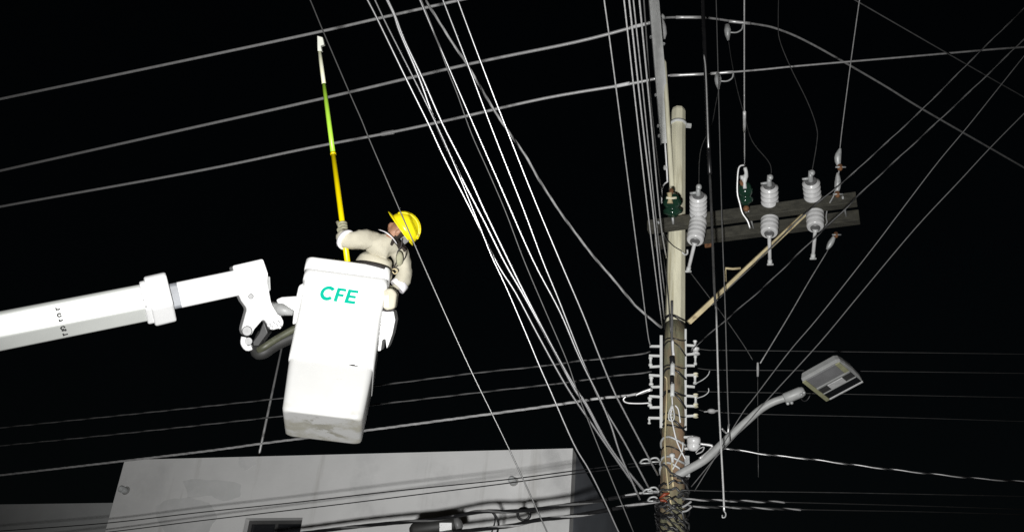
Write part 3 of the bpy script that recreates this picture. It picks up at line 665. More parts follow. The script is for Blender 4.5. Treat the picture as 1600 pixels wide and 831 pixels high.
# wires running down from overhead to the pole's left side
GV = 'wires dropping steeply to the left side of the pole'
VZ = 5.8
for pxs, wd, mt, lb in (
    ([(940, -40), (944, 0), (950.6, 47.7), (967.5, 175), (989.5, 345), (1003, 448), (1012, 520), (1016, 540)], 2.0, 'alu2', 'steep wire farthest left of the pole, ending at the bracket rack'),
    ([(970, -40), (975, 0), (994.5, 175), (1014, 345), (1034.7, 509)], 2.2, 'alu', 'second steep wire from the left beside the pole'),
    ([(978, -40), (983, 0), (1002, 175), (1021.5, 340), (1038, 498)], 2.6, 'alu', 'third steep wire from the left beside the pole'),
    ([(985, -40), (989.6, 0), (1008, 175), (1025.3, 345), (1039, 461)], 2.1, 'alu2', 'fourth steep wire from the left beside the pole'),
    ([(995, -40), (999, 0), (1016, 175), (1032, 345), (1041, 403)], 2.6, 'alu', 'steep bright wire closest to the pole, crossing the crossarm tip'),
    ([(1003, -40), (1006, 0), (1019, 175), (1034, 308)], 2.2, 'grey_jacket', 'dark steep wire hugging the pole-top channel')):
    wire('drop_wire', pxs, ('Z', VZ), ('Y', 9.8), wd, mt, lb, group=GV)

# diagonal bundle from above the camera down to the foot of the pole
GB = 'diagonal bundle of pale wires'
bundle = [
 ([(466, -40), (484.5, 0), (504, 47), (546, 145), (565, 188), (580, 225), (627, 334), (660, 410), (700, 500), (738, 583), (795, 700), (855, 831), (880, 888)], ('D', 7.7), ('D', 7.5), 2.2, 'gloss_wire', 'lone thin wire passing in front of the yellow helmet'),
 ([(554, -40), (574, 0), (589, 29), (635, 124), (670, 195), (695, 249), (732, 321), (776, 410), (806, 458), (841, 524), (885, 603), (922, 658), (947, 694.5), (992, 758.5)], ('D', 9.75), ('Y', 9.85), 3.2, 'strand', 'leftmost pale wire of the thick diagonal bundle at the top edge'),
 ([(566, -40), (585.6, 0), (606, 43), (647, 124), (682, 195), (711.4, 260.7), (746, 345), (768, 400), (791, 449), (821, 519), (844, 574), (860, 610), (896, 692), (920, 733), (945, 783), (967, 831), (985, 865)], ('D', 9.75), ('Y', 9.85), 2.5, 'strand', 'pale bundle wire that splits off left and runs past the building corner'),
 ([(584, -40), (604, 0), (616, 25), (625, 52), (654.4, 121), (681, 193), (712, 260), (757, 347), (788.5, 410), (819, 463), (862, 541), (899, 610), (914, 630), (944, 686), (972, 725), (1007, 768)], ('D', 9.75), ('Y', 9.85), 3.3, 'strand', 'pale wire in the middle of the thick diagonal bundle'),
 ([(588, -40), (606, 0), (617.5, 25), (632, 63), (659.5, 121), (692, 195), (731.6, 273), (757, 329), (796, 410), (821, 460.6), (867, 549), (902, 610), (917, 632), (948, 690), (975, 728), (1010, 770)], ('D', 9.75), ('Y', 9.85), 3.4, 'strand', 'pale wire on the right edge of the thick diagonal bundle'),
 ([(642, -40), (658, 0), (676, 45), (700, 111), (715, 149), (737, 210), (762, 266), (790, 331), (818, 405), (851, 483), (886, 564), (905, 620), (940, 710), (990, 831)], ('D', 9.75), ('Y', 9.85), 1.6, 'grey_jacket', 'thinnest dim wire between the thick bundle and the looser wires'),
 ([(640, -40), (656, 0), (675, 45), (702.4, 108.7), (738, 191), (779.6, 286), (832, 405), (874.4, 486), (904.7, 556.7), (937, 622), (955, 665), (970, 711), (1000, 780)], ('D', 9.75), ('Y', 9.85), 3.0, 'strand', 'first of three loose pale wires right of the thick bundle'),
 ([(678, -40), (692, 0), (729, 96), (770, 205), (817.5, 326), (847, 405), (872, 465.7), (894.6, 523.8), (912, 567), (939, 628), (975, 689), (1015, 764)], ('D', 9.75), ('Y', 9.85), 2.8, 'strand', 'second of three loose pale wires right of the thick bundle'),
 ([(702, -40), (715, 0), (751.7, 98.6), (790, 198), (832.7, 306), (874, 405), (909.8, 488.5), (937.6, 559), (959, 610), (972, 636), (1028, 742)], ('D', 9.75), ('Y', 9.85), 2.8, 'strand', 'third of three loose pale wires right of the thick bundle'),
]
for pxs, e0_, e1_, wd, mt, lb in bundle:
    wire('drop_wire', pxs, e0_, e1_, wd, mt, lb, group=None if 'lone' in lb else GB)
twisted('service_cable', [(640, -40), (664.5, 0), (682, 28), (707.4, 68), (731, 103), (773, 174), (797, 209), (824, 248), (843, 282), (880, 338), (927, 400), (960, 438), (988, 472), (1000, 484), (1034, 512)], ('D', 10.4), ('Y', 9.8), 4.2, ('alu2', 'alu2', 'grey_jacket'), 'twisted pale cable crossing the loose wires to meet the pole at the brace', .5)

# secondary line leaving the left rack
GS = 'twisted lines leaving the pole towards the bucket side'
for pxs, zz, wd, mts, lb in (
    ([(1016, 549), (1000, 553), (937.6, 560.5), (902, 564), (844, 572), (738, 583), (583, 603), (420, 624), (0, 668), (-60, 674)], None, 2.4, ('grey_jacket', 'dark_jacket'), 'uppermost thin line running left from the bracket rack behind the bucket'),
    ([(1018, 580), (1000, 583), (950, 588), (917, 593), (854, 601), (773, 610), (577, 633), (420, 652), (162, 680), (0, 696), (-60, 702)], None, 2.4, ('grey_jacket', 'dark_jacket'), 'middle thin line running left from the bracket rack behind the bucket'),
    ([(1019, 608), (1000, 614), (978, 618), (936, 622), (869.5, 632), (800, 641.7), (565, 673), (420, 691), (300, 707), (0, 742), (-60, 748)], None, 3.8, ('alu', 'alu', 'alu2'), 'brightest line running left from the rack, passing under the bucket')):
    zz = PY(pxs[0][0], pxs[0][1], 9.9).z - CAM.z
    twisted('secondary_line', pxs, ('Z', zz), ('Z', zz), wd, mts, lb, .45, group=GS)
dL = end_depth((1000, 614), ('Y', 9.9))
wire('loop_end', [(978, 619), (974, 624), (980, 629), (1000, 630), (1016, 629)], ('D', dL - .02), ('D', dL - .02), 2.6, 'alu', 'pale cable loop doubled back to the left rack')
wire('loop_end', [(993, 617), (1004, 612), (1018, 607)], ('D', dL - .04), ('D', dL - .04), 3.6, 'alu', 'pale grip wrapped on the brightest line at the left rack')

# dim lines leaving right
GD = 'dim lines leaving right of the pole'
for pxs, wd, lb in (
    ([(1092, 545), (1110, 547), (1130, 547), (1300, 549), (1600, 553), (1660, 554)], 1.5, 'highest faint line running right from the rack'),
    ([(1090, 575), (1105, 577), (1135, 578), (1300, 579), (1600, 583), (1660, 584)], 1.5, 'second faint line running right from the rack'),
    ([(1090, 611), (1118, 612), (1190, 613), (1300, 615), (1660, 622)], 1.3, 'third faint line running right, behind the lamp arm'),
    ([(1092, 640), (1110, 643), (1197, 647), (1410, 652), (1660, 660)], 1.3, 'faint line running right just under the street lamp')):
    zz = PY(pxs[0][0], pxs[0][1], 9.9).z - CAM.z
    wire('secondary_line', pxs, ('Y', 9.9), ('Z', zz), wd, 'faint', lb, group=GD)
for pxs, lb in (([(1085, 600), (1098, 593), (1106, 586), (1109, 579)], 'upper curled wire tail on the right rack'), ([(1088, 622), (1100, 618), (1107, 612), (1107, 606)], 'lower curled wire tail on the right rack')):
    wire('wire_tail', pxs, ('Y', 9.85), ('Y', 9.8), 1.6, 'steel', lb)
gk = thing('line_grip', PD(1112, 642, 10.7), 'small grey grip on a faint line beside the lowest rack arm', 'line clamp')
obj('grip_body', MB().ball(PD(1112, 642, 10.7), .045, .03, .025), M['alu2'], gk); obj('grip_tail', MB().tube([PD(1100, 643, 10.72), PD(1123, 641, 10.68)], .008, 6), M['alu2'], gk)
twisted('service_cable', [(1092, 693), (1112, 697), (1140, 701), (1200, 710), (1266, 717), (1375, 731), (1515, 746), (1600, 752), (1680, 758)], ('Y', 9.85), ('Y', 9.2), 3.4, ('alu', 'black'), 'twisted pale cable running right below the street lamp', .36)
twisted('service_cable', [(1066, 780), (1084, 780), (1130, 781.6), (1226, 784)], ('Y', 9.85), ('Y', 10.05), 4.6, ('alu2', 'black'), 'upper of the two short bright cables leaving the pole near the bottom right', .30)
twisted('service_cable', [(1066, 789), (1081, 791), (1130, 792), (1251, 795.5)], ('Y', 9.85), ('Y', 10.08), 4.2, ('alu2', 'black', 'dark_jacket'), 'lower of the two short bright cables leaving the pole near the bottom right', .34)
wire('service_cable', [(1222, 784), (1300, 786), (1445, 790), (1660, 797)], ('Y', 10.05), ('Y', 10.6), 1.6, 'faint', 'faint cable continuing right from the upper short bright cable')
wire('service_cable', [(1247, 795.5), (1330, 797), (1445, 799), (1660, 805)], ('Y', 10.08), ('Y', 10.6), 1.6, 'faint', 'faint cable continuing right from the lower short bright cable')
wire('service_cable', [(1064, 765), (1130, 767), (1305, 769), (1660, 776)], ('Y', 9.85), ('Y', 10.6), 1.6, 'dark_jacket', 'faint black cable just above the two short bright cables')
for pxs, wd, mt, lb in (
    ([(1094, 693), (1110, 695), (1113, 697)], 4, 'alu', 'pale stub of cable beside the white porcelain knob'),
    ([(1114, 697), (1106, 706), (1093, 716)], 3.6, 'alu', 'pale tail of cable lying along the lamp arm'),
    ([(1087, 707), (1092, 701), (1100, 698), (1097, 705), (1088, 709)], 2, 'alu2', 'small pale wire loop under the porcelain knob'),
    ([(1128, 669), (1132, 674), (1137, 677), (1138, 671), (1139, 662)], 3, 'alu', 'pale forked hook on the lamp arm'),
    ([(1066, 792), (1073, 788), (1080, 783)], 3.4, 'alu2', 'bent pale tie on the pole foot, upper one on the right'),
    ([(1066, 799), (1074, 797), (1081, 791)], 3.0, 'alu2', 'bent pale tie on the pole foot, lower one on the right')):
    wire('cable_end', pxs, ('Y', 9.72), ('Y', 9.72), wd, mt, lb)

# cables in front of the white building
GW = 'thin black wires in front of the white wall'
zz = PY(1025, 720, 9.9).z - CAM.z
wire('thin_wire', [(1028, 719), (995, 723), (897, 735), (788.6, 749), (622, 766), (450, 785.5), (312, 800), (162, 817), (0, 829), (-60, 834)], ('Z', zz), ('Z', zz - .12), 1.7, 'black', 'upper thin black wire crossing the white wall', group=GW)
wire('thin_wire', [(1028, 724), (995, 728), (897, 740), (788, 755), (622, 776), (500, 791), (312, 813), (175, 830), (60, 842)], ('Z', zz - .03), ('Z', zz - .15), 1.7, 'black', 'lower thin black wire crossing the white wall', group=GW)
for x, y in ((1024, 720), (1012, 722)):
    pass
zc = PY(1030, 768, 9.9).z - CAM.z
c1 = [(1030, 768), (1000, 771), (945, 780), (890, 788), (838, 795), (794, 798.6), (765, 798), (742, 800), (710, 806), (670, 812), (620, 816), (553, 822.6), (484, 831), (420, 838)]
c2 = [(1030, 781), (1000, 787), (945, 797), (890, 806.5), (838, 812), (797, 821), (721.6, 829.5), (640, 838)]
twisted('bundled_cable', c1, ('Z', zc), ('Z', zc - .1), 6.2, ('black', 'black', 'grey_jacket', 'black'), 'upper thick black cable bundle crossing the foot of the white wall', .9)
twisted('bundled_cable', c2, ('Z', zc - .12), ('Z', zc - .2), 6.6, ('black', 'alu2', 'black', 'black'), 'lower thick black cable bundle nearest the bottom edge', .75)
wire('messenger_wire', [(1030, 767), (1000, 770), (960, 776.5), (908, 784.5)], ('D', end_depth((1030, 768), ('Z', zc)) - .05), ('D', end_depth((908, 785), ('Z', zc)) - .05), 3.4, 'alu', 'bare pale messenger wire along the pole end of the upper bundle')
P = [PD(x, y, end_depth((742, 800), ('Z', zc)) - .02) for x, y in ((700, 806.5), (725, 802), (742, 798), (758, 797.5), (770, 800), (776, 808), (779, 818), (777, 832))]
obj('slack_cable', MB().tube(catmull(P, 4), 1.7 * mpp(P[0]), 8), M['black'], label='slack black cable drooping between the two thick bundles', cat='cable')
P = [PD(x, y, end_depth((742, 800), ('Z', zc)) - .03) for x, y in ((768, 799), (773, 806), (773, 816), (768, 832))]
obj('slack_cable', MB().tube(catmull(P, 4), 1.2 * mpp(P[0]), 8), M['black'], label='thinner droop of black cable left of the coil', cat='cable')
dC = end_depth((818, 803), ('Z', zc)) - .04
cc = thing('cable_coil', PD(818, 803, dC), 'small round coil of black cable hung on the upper bundle', 'cable coil')
for k in range(4):
    pts = [PD(818.5 + (9.4 + .8 * (k % 2)) * math.cos(a), 802.7 + (9 + .7 * (k // 2)) * math.sin(a), dC + .02 * (k - 1.5)) for a in [j * 2 * math.pi / 24 for j in range(25)]]
    obj('turn', MB().tube(pts, 2.0 * dC / F, 8), M['black'], cc)
dX = end_depth((700, 812), ('Z', zc)) - .03
clo = thing('splice_closure', PD(682, 824, dX), 'dark splice closure slung under the upper bundle, white tag on it', 'splice closure')
s = dX / F
a_, b_ = PD(640, 828, dX), PD(716, 818, dX)
obj('case', MB().lathe(a_, b_, [(4 * s, 0), (9 * s, .05), (11 * s, .1), (11 * s, .9), (9 * s, .95), (4 * s, 1)], 18), M['closure'], clo)
obj('end_collar', MB().lathe(PD(712, 820, dX), PD(722, 817, dX), [(11.6 * s, 0), (11.6 * s, .6), (5 * s, 1)], 16), M['grey_jacket'], clo)
t_ = (b_ - a_).normalized(); u_ = (UP - t_ * UP.dot(t_)).normalized(); n_ = t_.cross(u_); n_ = n_ if n_.dot(fw) < 0 else -n_
obj('tag_plate', MB().box(PD(697, 823, dX) + n_ * 12.5 * s, RT * 9.5 * s, UP * 10 * s, n_ * .003), M['plate'], clo, .002)
for x, y0_, y1_ in ((1022, 766, 772), (1014, 768, 773), (1018, 719, 725)):
    pass
for k, (x, y) in enumerate(((1020, 766), (1012, 769), (1022, 720), (1008, 722), (1020, 781))):
    d_ = end_depth((x, y), ('Y', 9.82))
    obj('cable_grip', MB().tube(catmull([PD(x - 8, y + 1, d_), PD(x - 4, y - 4, d_ - .02), PD(x + 4, y - 5, d_ - .02), PD(x + 9, y, d_)], 3), 1.5 * d_ / F, 6).tube([PD(x - 7, y + 1.5, d_ - .01), PD(x + 8, y + 1, d_ - .01)], 1.2 * d_ / F, 6), M['steel'],
        label=('pale grip at the pole end of the upper bundle', 'second pale grip along the upper bundle, just left of the pole', 'pale grip where the thin black wires meet the pole', 'second pale grip on the thin black wires', 'pale grip at the pole end of the lower bundle')[k], cat='cable grip', group='cable grips left of the pole')

# ------------------------------------------------------------------ aerial lift: boom and bucket
BT = PD(482, 401, 8.2); BR = PZ(607, 421.6, BT.z - CAM.z)
ex = (BR - BT); BW = ex.length; ex = V((math.cos(math.radians(5.5)), math.sin(math.radians(5.5)), 0)); ey = V((-ex.y, ex.x, 0)); ez = V((0, 0, 1))
BH = 1.27; BDp = .58
lift = thing('aerial_lift', PD(-260, 560, 8.6), 'white telescopic boom holding a white bucket lettered CFE', 'aerial lift')
# boom
def frame(a, b):
    t = (b - a).normalized(); w_ = (CAM - (a + b) / 2); w_ = (w_ - t * w_.dot(t)).normalized(); u = w_.cross(t); u = u if u.dot(UP) > 0 else -u
    return t, u, w_
def Dbm(x): return 1 / (1 / 8.5 + (400 - x) / 400 * (1 / 7.85 - 1 / 8.5))
DBm = 8.5; sB = 8.22 / F
def loft(a, b, sec, mb=None):
    t, u, w_ = frame(a, b); mb = mb or MB()
    return mb.rings([[p + u * q[0] * sB + w_ * q[1] * sB for q in sec] for p in (a, b)], False)
outer = [(29, 22), (25, 27), (-9, 27), (-29, 4), (-29, -25), (-25, -29), (25, -29), (29, -25)]
o0 = PD(-420, 600.2, Dbm(-420)); o1 = PD(232, 471.5, Dbm(232))
obj('outer_boom', loft(o0, o1, outer), M['boom_white'], lift, .012)
t, u, w_ = frame(o0, o1)
m = loft(PD(224, 473.5, Dbm(224)), PD(236, 471, Dbm(236)), [(q[0] * 1.17, q[1] * 1.15) for q in outer]); col = obj('boom_collar', m, M['boom_steel'], lift, .015)
m = loft(PD(233, 471.5, Dbm(233)), PD(267, 463.5, Dbm(267)), [(q[0] * 1.36, q[1] * 1.3) for q in outer]); obj('collar_sleeve', m, M['boom_steel'], col, .02)
for k in range(6):
    c = PD(219 + k * 3.0, 449 + k * 10, Dbm(220)) + w_ * 27.5 * sB if k < 4 else PD(227 + (k - 4) * 2, 487 + (k - 4) * 6, Dbm(220)) + w_ * 17 * sB
    obj('bolt_head', MB().lathe(c - w_ * .03, c + w_ * .006, [(.010, 0), (.010, 1)], 6, False), M['porcelain_grey'], col)
inner = [(20.5, 15), (17, 18.5), (-17, 18.5), (-20.5, 15), (-20.5, -18), (20.5, -18)]
obj('bare_section', loft(PD(255, 466, Dbm(255)), PD(283, 460.2, Dbm(283)), [(q[0] * .985, q[1] * .985) for q in inner]), M['bare_patch'], lift, .01)
obj('inner_boom', loft(PD(278, 461.2, Dbm(278)), PD(400, 435.5, Dbm(400)), inner), M['boom_steel'], lift, .012)
def pprism(name, poly, d, thick, mt, parent, bev=.012, axis=None):
    P = [PD(x, y, d) for x, y in poly]; return obj(name, MB().prism(P, (axis or fw) * thick), M[mt], parent, bev)
pprism('tip_cap', [(363, 415), (411, 404), (419, 427), (418, 448), (380, 456), (369, 440)], DBm - .15, .30, 'boom_steel', lift, .015, -w_)
kn = pprism('knuckle', [(369, 452), (385, 440), (418, 432), (421, 456), (424, 472), (436, 487), (444, 503), (441, 512), (424, 516), (412, 498), (398, 514), (393, 524), (381, 524), (377, 515), (381, 500), (386, 482), (377, 470)], DBm - .13, .22, 'boom_steel', lift, .018, -w_)
obj('pin_boss', MB().lathe(PD(386, 517, DBm - .19), PD(386, 517, DBm - .1), [(.035, 0), (.04, .2), (.04, 1)], 16), M['porcelain_grey'], kn)
obj('pin_boss', MB().lathe(PD(392, 463, DBm - .17), PD(392, 463, DBm - .1), [(.018, 0), (.022, .3), (.022, 1)], 12), M['porcelain_grey'], kn)
for bx, by in ((420, 508), (426, 505), (424, 512), (431, 509), (434, 504), (437, 511)):
    obj('bolt_head', MB().ball(PD(bx, by, DBm - .18), .014, .014, .014, n=8, m=6), M['boom_steel'], kn)
obj('hinge_lug', MB().tube(catmull([PD(x, y, DBm - .1) for x, y in ((381, 526), (380, 536), (386, 544), (394, 542))], 3), .022, 10), M['boom_steel'], kn)
obj('hinge_pin', MB().lathe(PD(388, 533, DBm - .13), PD(388, 533, DBm + .05), [(.03, 0), (.032, 1)], 14), M['porcelain_grey'], kn)
pprism('side_hook', [(418, 431), (422, 432), (423, 452), (420, 457), (418, 445)], DBm - .1, .12, 'lamp_grey', kn, .006, -w_)
pprism('dark_bracket', [(412, 500), (419, 520), (404, 540), (396, 546), (394, 534), (404, 520)], DBm - .08, .15, 'black_rubber', lift, .01)
P = [PD(x, y, d) for x, y, d in ((410, 520, DBm), (402, 538, DBm - .03), (402, 550, DBm - .08), (412, 550, DBm - .1), (432, 537, DBm - .05), (470, 520, DBm + .02))]
obj('hydraulic_hose', MB().tube(catmull(P, 5), [.04] * 8 + [.052] * 18, 12), M['closure'], lift)
P = [PD(x, y, d - .05) for x, y, d in ((404, 547, DBm - .08), (414, 541, DBm - .1), (434, 528, DBm - .05), (466, 510, DBm + .02))]
obj('hydraulic_hose', MB().tube(catmull(P, 5), .028, 12), M['hose_olive'], lift)
pprism('mount_plate', [(466, 446), (478, 440), (474, 500), (456, 508), (459, 478)], 8.28, .3, 'cover', lift, .02)
pprism('mount_lip', [(430, 468), (440, 464), (470, 462), (470, 490), (452, 488), (436, 478)], 8.32, .22, 'cover', lift, .02)
obj('mount_pin', MB().tube([PD(426, 473, 8.4), PD(440, 484, 8.3), PD(458, 489, 8.3)], [.016, .05, .02], 10), M['lamp_grey'], lift)
# stencilled marks across the boom
sc_ = 10.39
def mark(pts, r=.006):
    P = []
    for x, y in pts:
        X, Y = 60 + x / sc_, 460 + y / sc_
        r_ = px_dir(X, Y); tt, uu, ww = t, u, w_
        # hit the near flat face or the lower bevel of the boom
        pa = o1 + ww * 27 * sB; k = (pa - CAM).dot(ww) / r_.dot(ww); h = CAM + r_ * k
        if (h - o1).dot(uu) < -9 * sB:
            e1v = (uu * -20 + ww * -23).normalized(); nn = (ww * 20 - uu * 23).normalized(); pa = o1 + uu * -9 * sB + ww * 27 * sB
            k = (pa - CAM).dot(nn) / r_.dot(nn); h = CAM + r_ * k; h = h + nn * .002
        else: h = h + ww * .002
        P.append(h)
    obj('stencil_mark', MB().tube(P, r, 6, flat=1), M['ink'], lift)
mark([(280, 215), (290, 240), (325, 246), (350, 228)]); mark([(288, 256), (300, 262)])
mark([(340 + 30 * math.cos(a), 335 + 26 * math.sin(a)) for a in [j * 6.283 / 12 for j in range(12)]])
mark([(337, 405), (347, 445)]); mark([(342, 432), (400, 415)]); mark([(322, 398), (330, 402)], .003)
mark([(428, 530), (405, 512), (375, 520), (362, 545), (385, 565), (415, 555)]); mark([(378, 585), (455, 570)]); mark([(437, 555), (442, 582)])
mark([(400, 630), (412, 662)]); mark([(408, 652), (478, 636)])

# bucket
def rrect(z, inset, r, front=0.0, n=6, extra=0):
    hw = BW / 2 - inset; x0, x1 = BW / 2 - hw, BW / 2 + hw; y0, y1 = front, BDp - inset
    pts = []
    for cx, cy, a0_ in ((x1 - r, y0 + r, -90), (x1 - r, y1 - r, 0), (x0 + r, y1 - r, 90), (x0 + r, y0 + r, 180)):
        for k in range(n + 1):
            a = math.radians(a0_ + 90 * k / n); pts.append(BT + ex * (cx + r * math.cos(a)) + ey * (cy + r * math.sin(a)) + ez * z)
    return pts
zs = [(-BH, .06, .05, .05), (-BH, .045, .05, .035), (-BH + .008, .030, .05, .026), (-BH + .03, .022, .05, .022), (-.868, .002, .055, .014), (-.855, .002, .055, .013), (-.5, .008, .055, .013), (-.04, .02, .055, .02), (-.04, .035, .05, .035), (-BH + .12, .05, .05, .05)]
m = MB(); m.rings([rrect(*q) for q in zs])
bk = obj('bucket', m, M['bucket'], lift)
zs = [(-.846, .008, .05, .009), (-.868, .003, .05, .004), (-.862, -.002, .055, -.004), (-.80, -.004, .055, 0), (-.45, 0, .055, 0), (-.192, .002, .055, 0), (-.188, -.012, .055, -.012), (-.108, -.012, .055, -.012), (-.105, -.002, .05, -.002), (-.100, -.002, .05, -.002), (-.097, -.017, .055, -.017), (-.014, -.017, .055, -.017), (0, -.008, .05, -.008), (0, .03, .045, .03), (-.03, .032, .045, .032)]
m = MB(); m.rings([rrect(*q) for q in zs])
obj('upper_cover', m, M['cover'], bk)
# local stains follow the underside: the bucket's object origin is the lift's, so shift the dirt band there
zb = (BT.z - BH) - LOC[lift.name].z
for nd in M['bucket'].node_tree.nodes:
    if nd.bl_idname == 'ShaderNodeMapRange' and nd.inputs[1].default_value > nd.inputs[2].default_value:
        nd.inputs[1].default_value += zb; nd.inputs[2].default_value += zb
pf = BT.copy()
def face_px(x, y, out=.003):
    r = px_dir(x, y); k = (pf - ey * out - CAM).dot(ey) / r.dot(ey); return CAM + r * k
def letter(polys):
    m = MB()
    for poly in polys:
        P = [face_px(497 + 58 * a + 6.8 * b, 467 + 8.4 * a - 21 * b) for a, b in poly]
        m.prism(P, -ey * .0025)
    o = obj('letter', m, M['teal'], bk); return o
ring = []
for k in range(20):
    aa, ab = [math.radians(40 + 280 * j / 20) for j in (k, k + 1)]
    def cp(a, ro): return (.205 + ro[0] * math.cos(a), .5 + ro[1] * math.sin(a))
    ring.append([cp(aa, (.20, .53)), cp(ab, (.20, .53)), cp(ab, (.108, .29)), cp(aa, (.108, .29))])
letter(ring)
st = .095
letter([[(.41, 0), (.41 + st, 0), (.41 + st, 1), (.41, 1)], [(.41 + st, .80), (.66, .80), (.66, 1), (.41 + st, 1)], [(.41 + st, .40), (.63, .40), (.63, .58), (.41 + st, .58)]])
letter([[(.70, 0), (.70 + st, 0), (.70 + st, 1), (.70, 1)], [(.70 + st, .80), (.985, .80), (.985, 1), (.70 + st, 1)], [(.70 + st, .41), (.96, .41), (.96, .59), (.70 + st, .59)], [(.70 + st, 0), (.985, 0), (.985, .2), (.70 + st, .2)]])
m = MB().prism([face_px(x, y, .002) for x, y in ((544, 569), (552, 569), (561, 572.5), (550, 571.5))], -ey * .004); obj('scuff_slot', m, M['ink'], bk)
# step moulding on the bucket's right side
xs = BW
def side_px(x, y, dx): 
    r = px_dir(x, y); pl = BT + ex * (xs + dx); k = (pl - CAM).dot(ex) / r.dot(ex); return CAM + r * k
dS = depth(BT + ex * BW + ey * .26 - ez * .5)
pprism('side_step', [(597, 487), (603, 483), (615, 486), (617.5, 500), (613, 522), (607, 539), (604, 545), (602, 529), (597, 531), (595, 548), (586, 549), (586, 505)], dS - .05, .22, 'cover', bk, .02)
pouch = thing('tool_pouch', PD(608, 483, dS), 'beige canvas tool pouch hung on the right side of the bucket', 'tool pouch')
pprism('pouch_body', [(599, 452), (612, 450), (620, 458), (617, 482), (606, 485), (598, 482)], dS - .06, .16, 'canvas', pouch, .02)
pprism('pouch_flap', [(600, 462), (607, 461), (608, 480), (601, 480)], dS - .075, .012, 'reflect', pouch, .003)
obj('pouch_strap', MB().tube(catmull([PD(x, y, dS - .07) for x, y in ((598, 484), (606, 486), (617, 484))], 3), .008, 6), M['belt'], pouch)

# ------------------------------------------------------------------ the worker
per = thing('person', PD(588, 600, 8.35), 'person in khaki coveralls and yellow helmet, gripping a long stick in the bucket', 'person')
D0 = 8.42; sP = D0 / F
J = {  # photograph column, row, depth, radius in px
 'pel': (585, 442, D0 + .05, 25), 'wai': (584, 412, D0 + .01, 31), 'che': (587, 395, D0, 32), 'upp': (598, 379, D0 - .02, 20),
 'nek': (610, 369, D0, 11), 'hd1': (616, 363, D0, 14), 'hd2': (626, 357, D0, 17), 'face': (616, 355, D0 - .01, 10), 'nose': (608.5, 350, D0 - .02, 2.2), 'chin': (607, 362, D0, 6),
 'ls': (578, 374, D0 - .07, 16), 'le': (550, 376, D0 - .16, 13.5), 'lf': (537, 372, D0 - .14, 12), 'lw': (533, 364, D0 - .1, 9.5),
 'rs': (621, 386, D0 + .1, 15), 're': (632, 418, D0 + .1, 12.5), 'rf': (630, 438, D0 + .08, 11), 'rw': (616, 452, D0 + .05, 8.5),
 'lh': (572, 460, D0 + .06, 16), 'lk': (532, 560, D0 - .28, 12), 'la': (512, 628, D0 - .50, 9), 'lt': (507, 630, D0 - .60, 7),
 'rh': (588, 470, D0 + .06, 16), 'rk': (553, 560, D0 - .27, 12), 'ra': (538, 634, D0 - .48, 9), 'rt': (533, 638, D0 - .58, 7)}
edges = ['pel-wai', 'wai-che', 'che-upp', 'upp-nek', 'nek-hd1', 'hd1-hd2', 'hd1-face', 'face-nose', 'hd1-chin', 'upp-ls', 'ls-le', 'le-lf', 'lf-lw', 'upp-rs', 'rs-re', 're-rf', 'rf-rw', 'pel-lh', 'lh-lk', 'lk-la', 'la-lt', 'pel-rh', 'rh-rk', 'rk-ra', 'ra-rt']
names = list(J); idx = {n: i for i, n in enumerate(names)}
Lr = LOC[per.name]
me = bpy.data.meshes.new('body')
me.from_pydata([tuple(PD(*J[n][:3]) - Lr) for n in names], [tuple(idx[q] for q in e.split('-')) for e in edges], [])
tmp = bpy.data.objects.new('body_tmp', me); COL.objects.link(tmp)
sk = tmp.modifiers.new('skin', 'SKIN'); sk.branch_smoothing = .6
ss = tmp.modifiers.new('sub', 'SUBSURF'); ss.levels = 2; ss.render_levels = 2
for i, n in enumerate(names):
    r = J[n][3] * sP * (1.28 if n in ('pel', 'wai', 'che', 'upp', 'ls', 'le', 'lf', 'rs', 're', 'rf') else 1.1); me.skin_vertices[0].data[i].radius = (r, r * (.78 if n in ('wai', 'che', 'upp') else 1)); me.skin_vertices[0].data[i].use_root = (n == 'pel')
bpy.context.view_layer.update()
dgp = bpy.context.evaluated_depsgraph_get()
bmsh = bpy.data.meshes.new_from_object(tmp.evaluated_get(dgp)); bpy.data.objects.remove(tmp)
bmsh.name = 'body'
for k in ('khaki', 'skin', 'hair'): bmsh.materials.append(M[k])
ctr_h = PD(620, 360, D0) - Lr; nkp = PD(609, 371, D0) - Lr; hup = (RT * .81 + UP * .58)
for pl in bmsh.polygons:
    pl.use_smooth = True; c = pl.center
    if (c - nkp).dot(hup) > -.005 and (c - ctr_h).length < .17:
        back = (c - ctr_h).dot(RT * .58 - UP * .81)       # towards the back of the head
        pl.material_index = 2 if back > .035 else 1
# folds in the cloth
tx = bpy.data.textures.new('folds', 'CLOUDS'); tx.noise_scale = .075; tx.noise_depth = 2
body = bpy.data.objects.new('body', bmsh); COL.objects.link(body); body.parent = per
dm = body.modifiers.new('folds', 'DISPLACE'); dm.texture = tx; dm.strength = .05; dm.mid_level = .5; dm.texture_coords = 'LOCAL'
LOC[body.name] = Lr
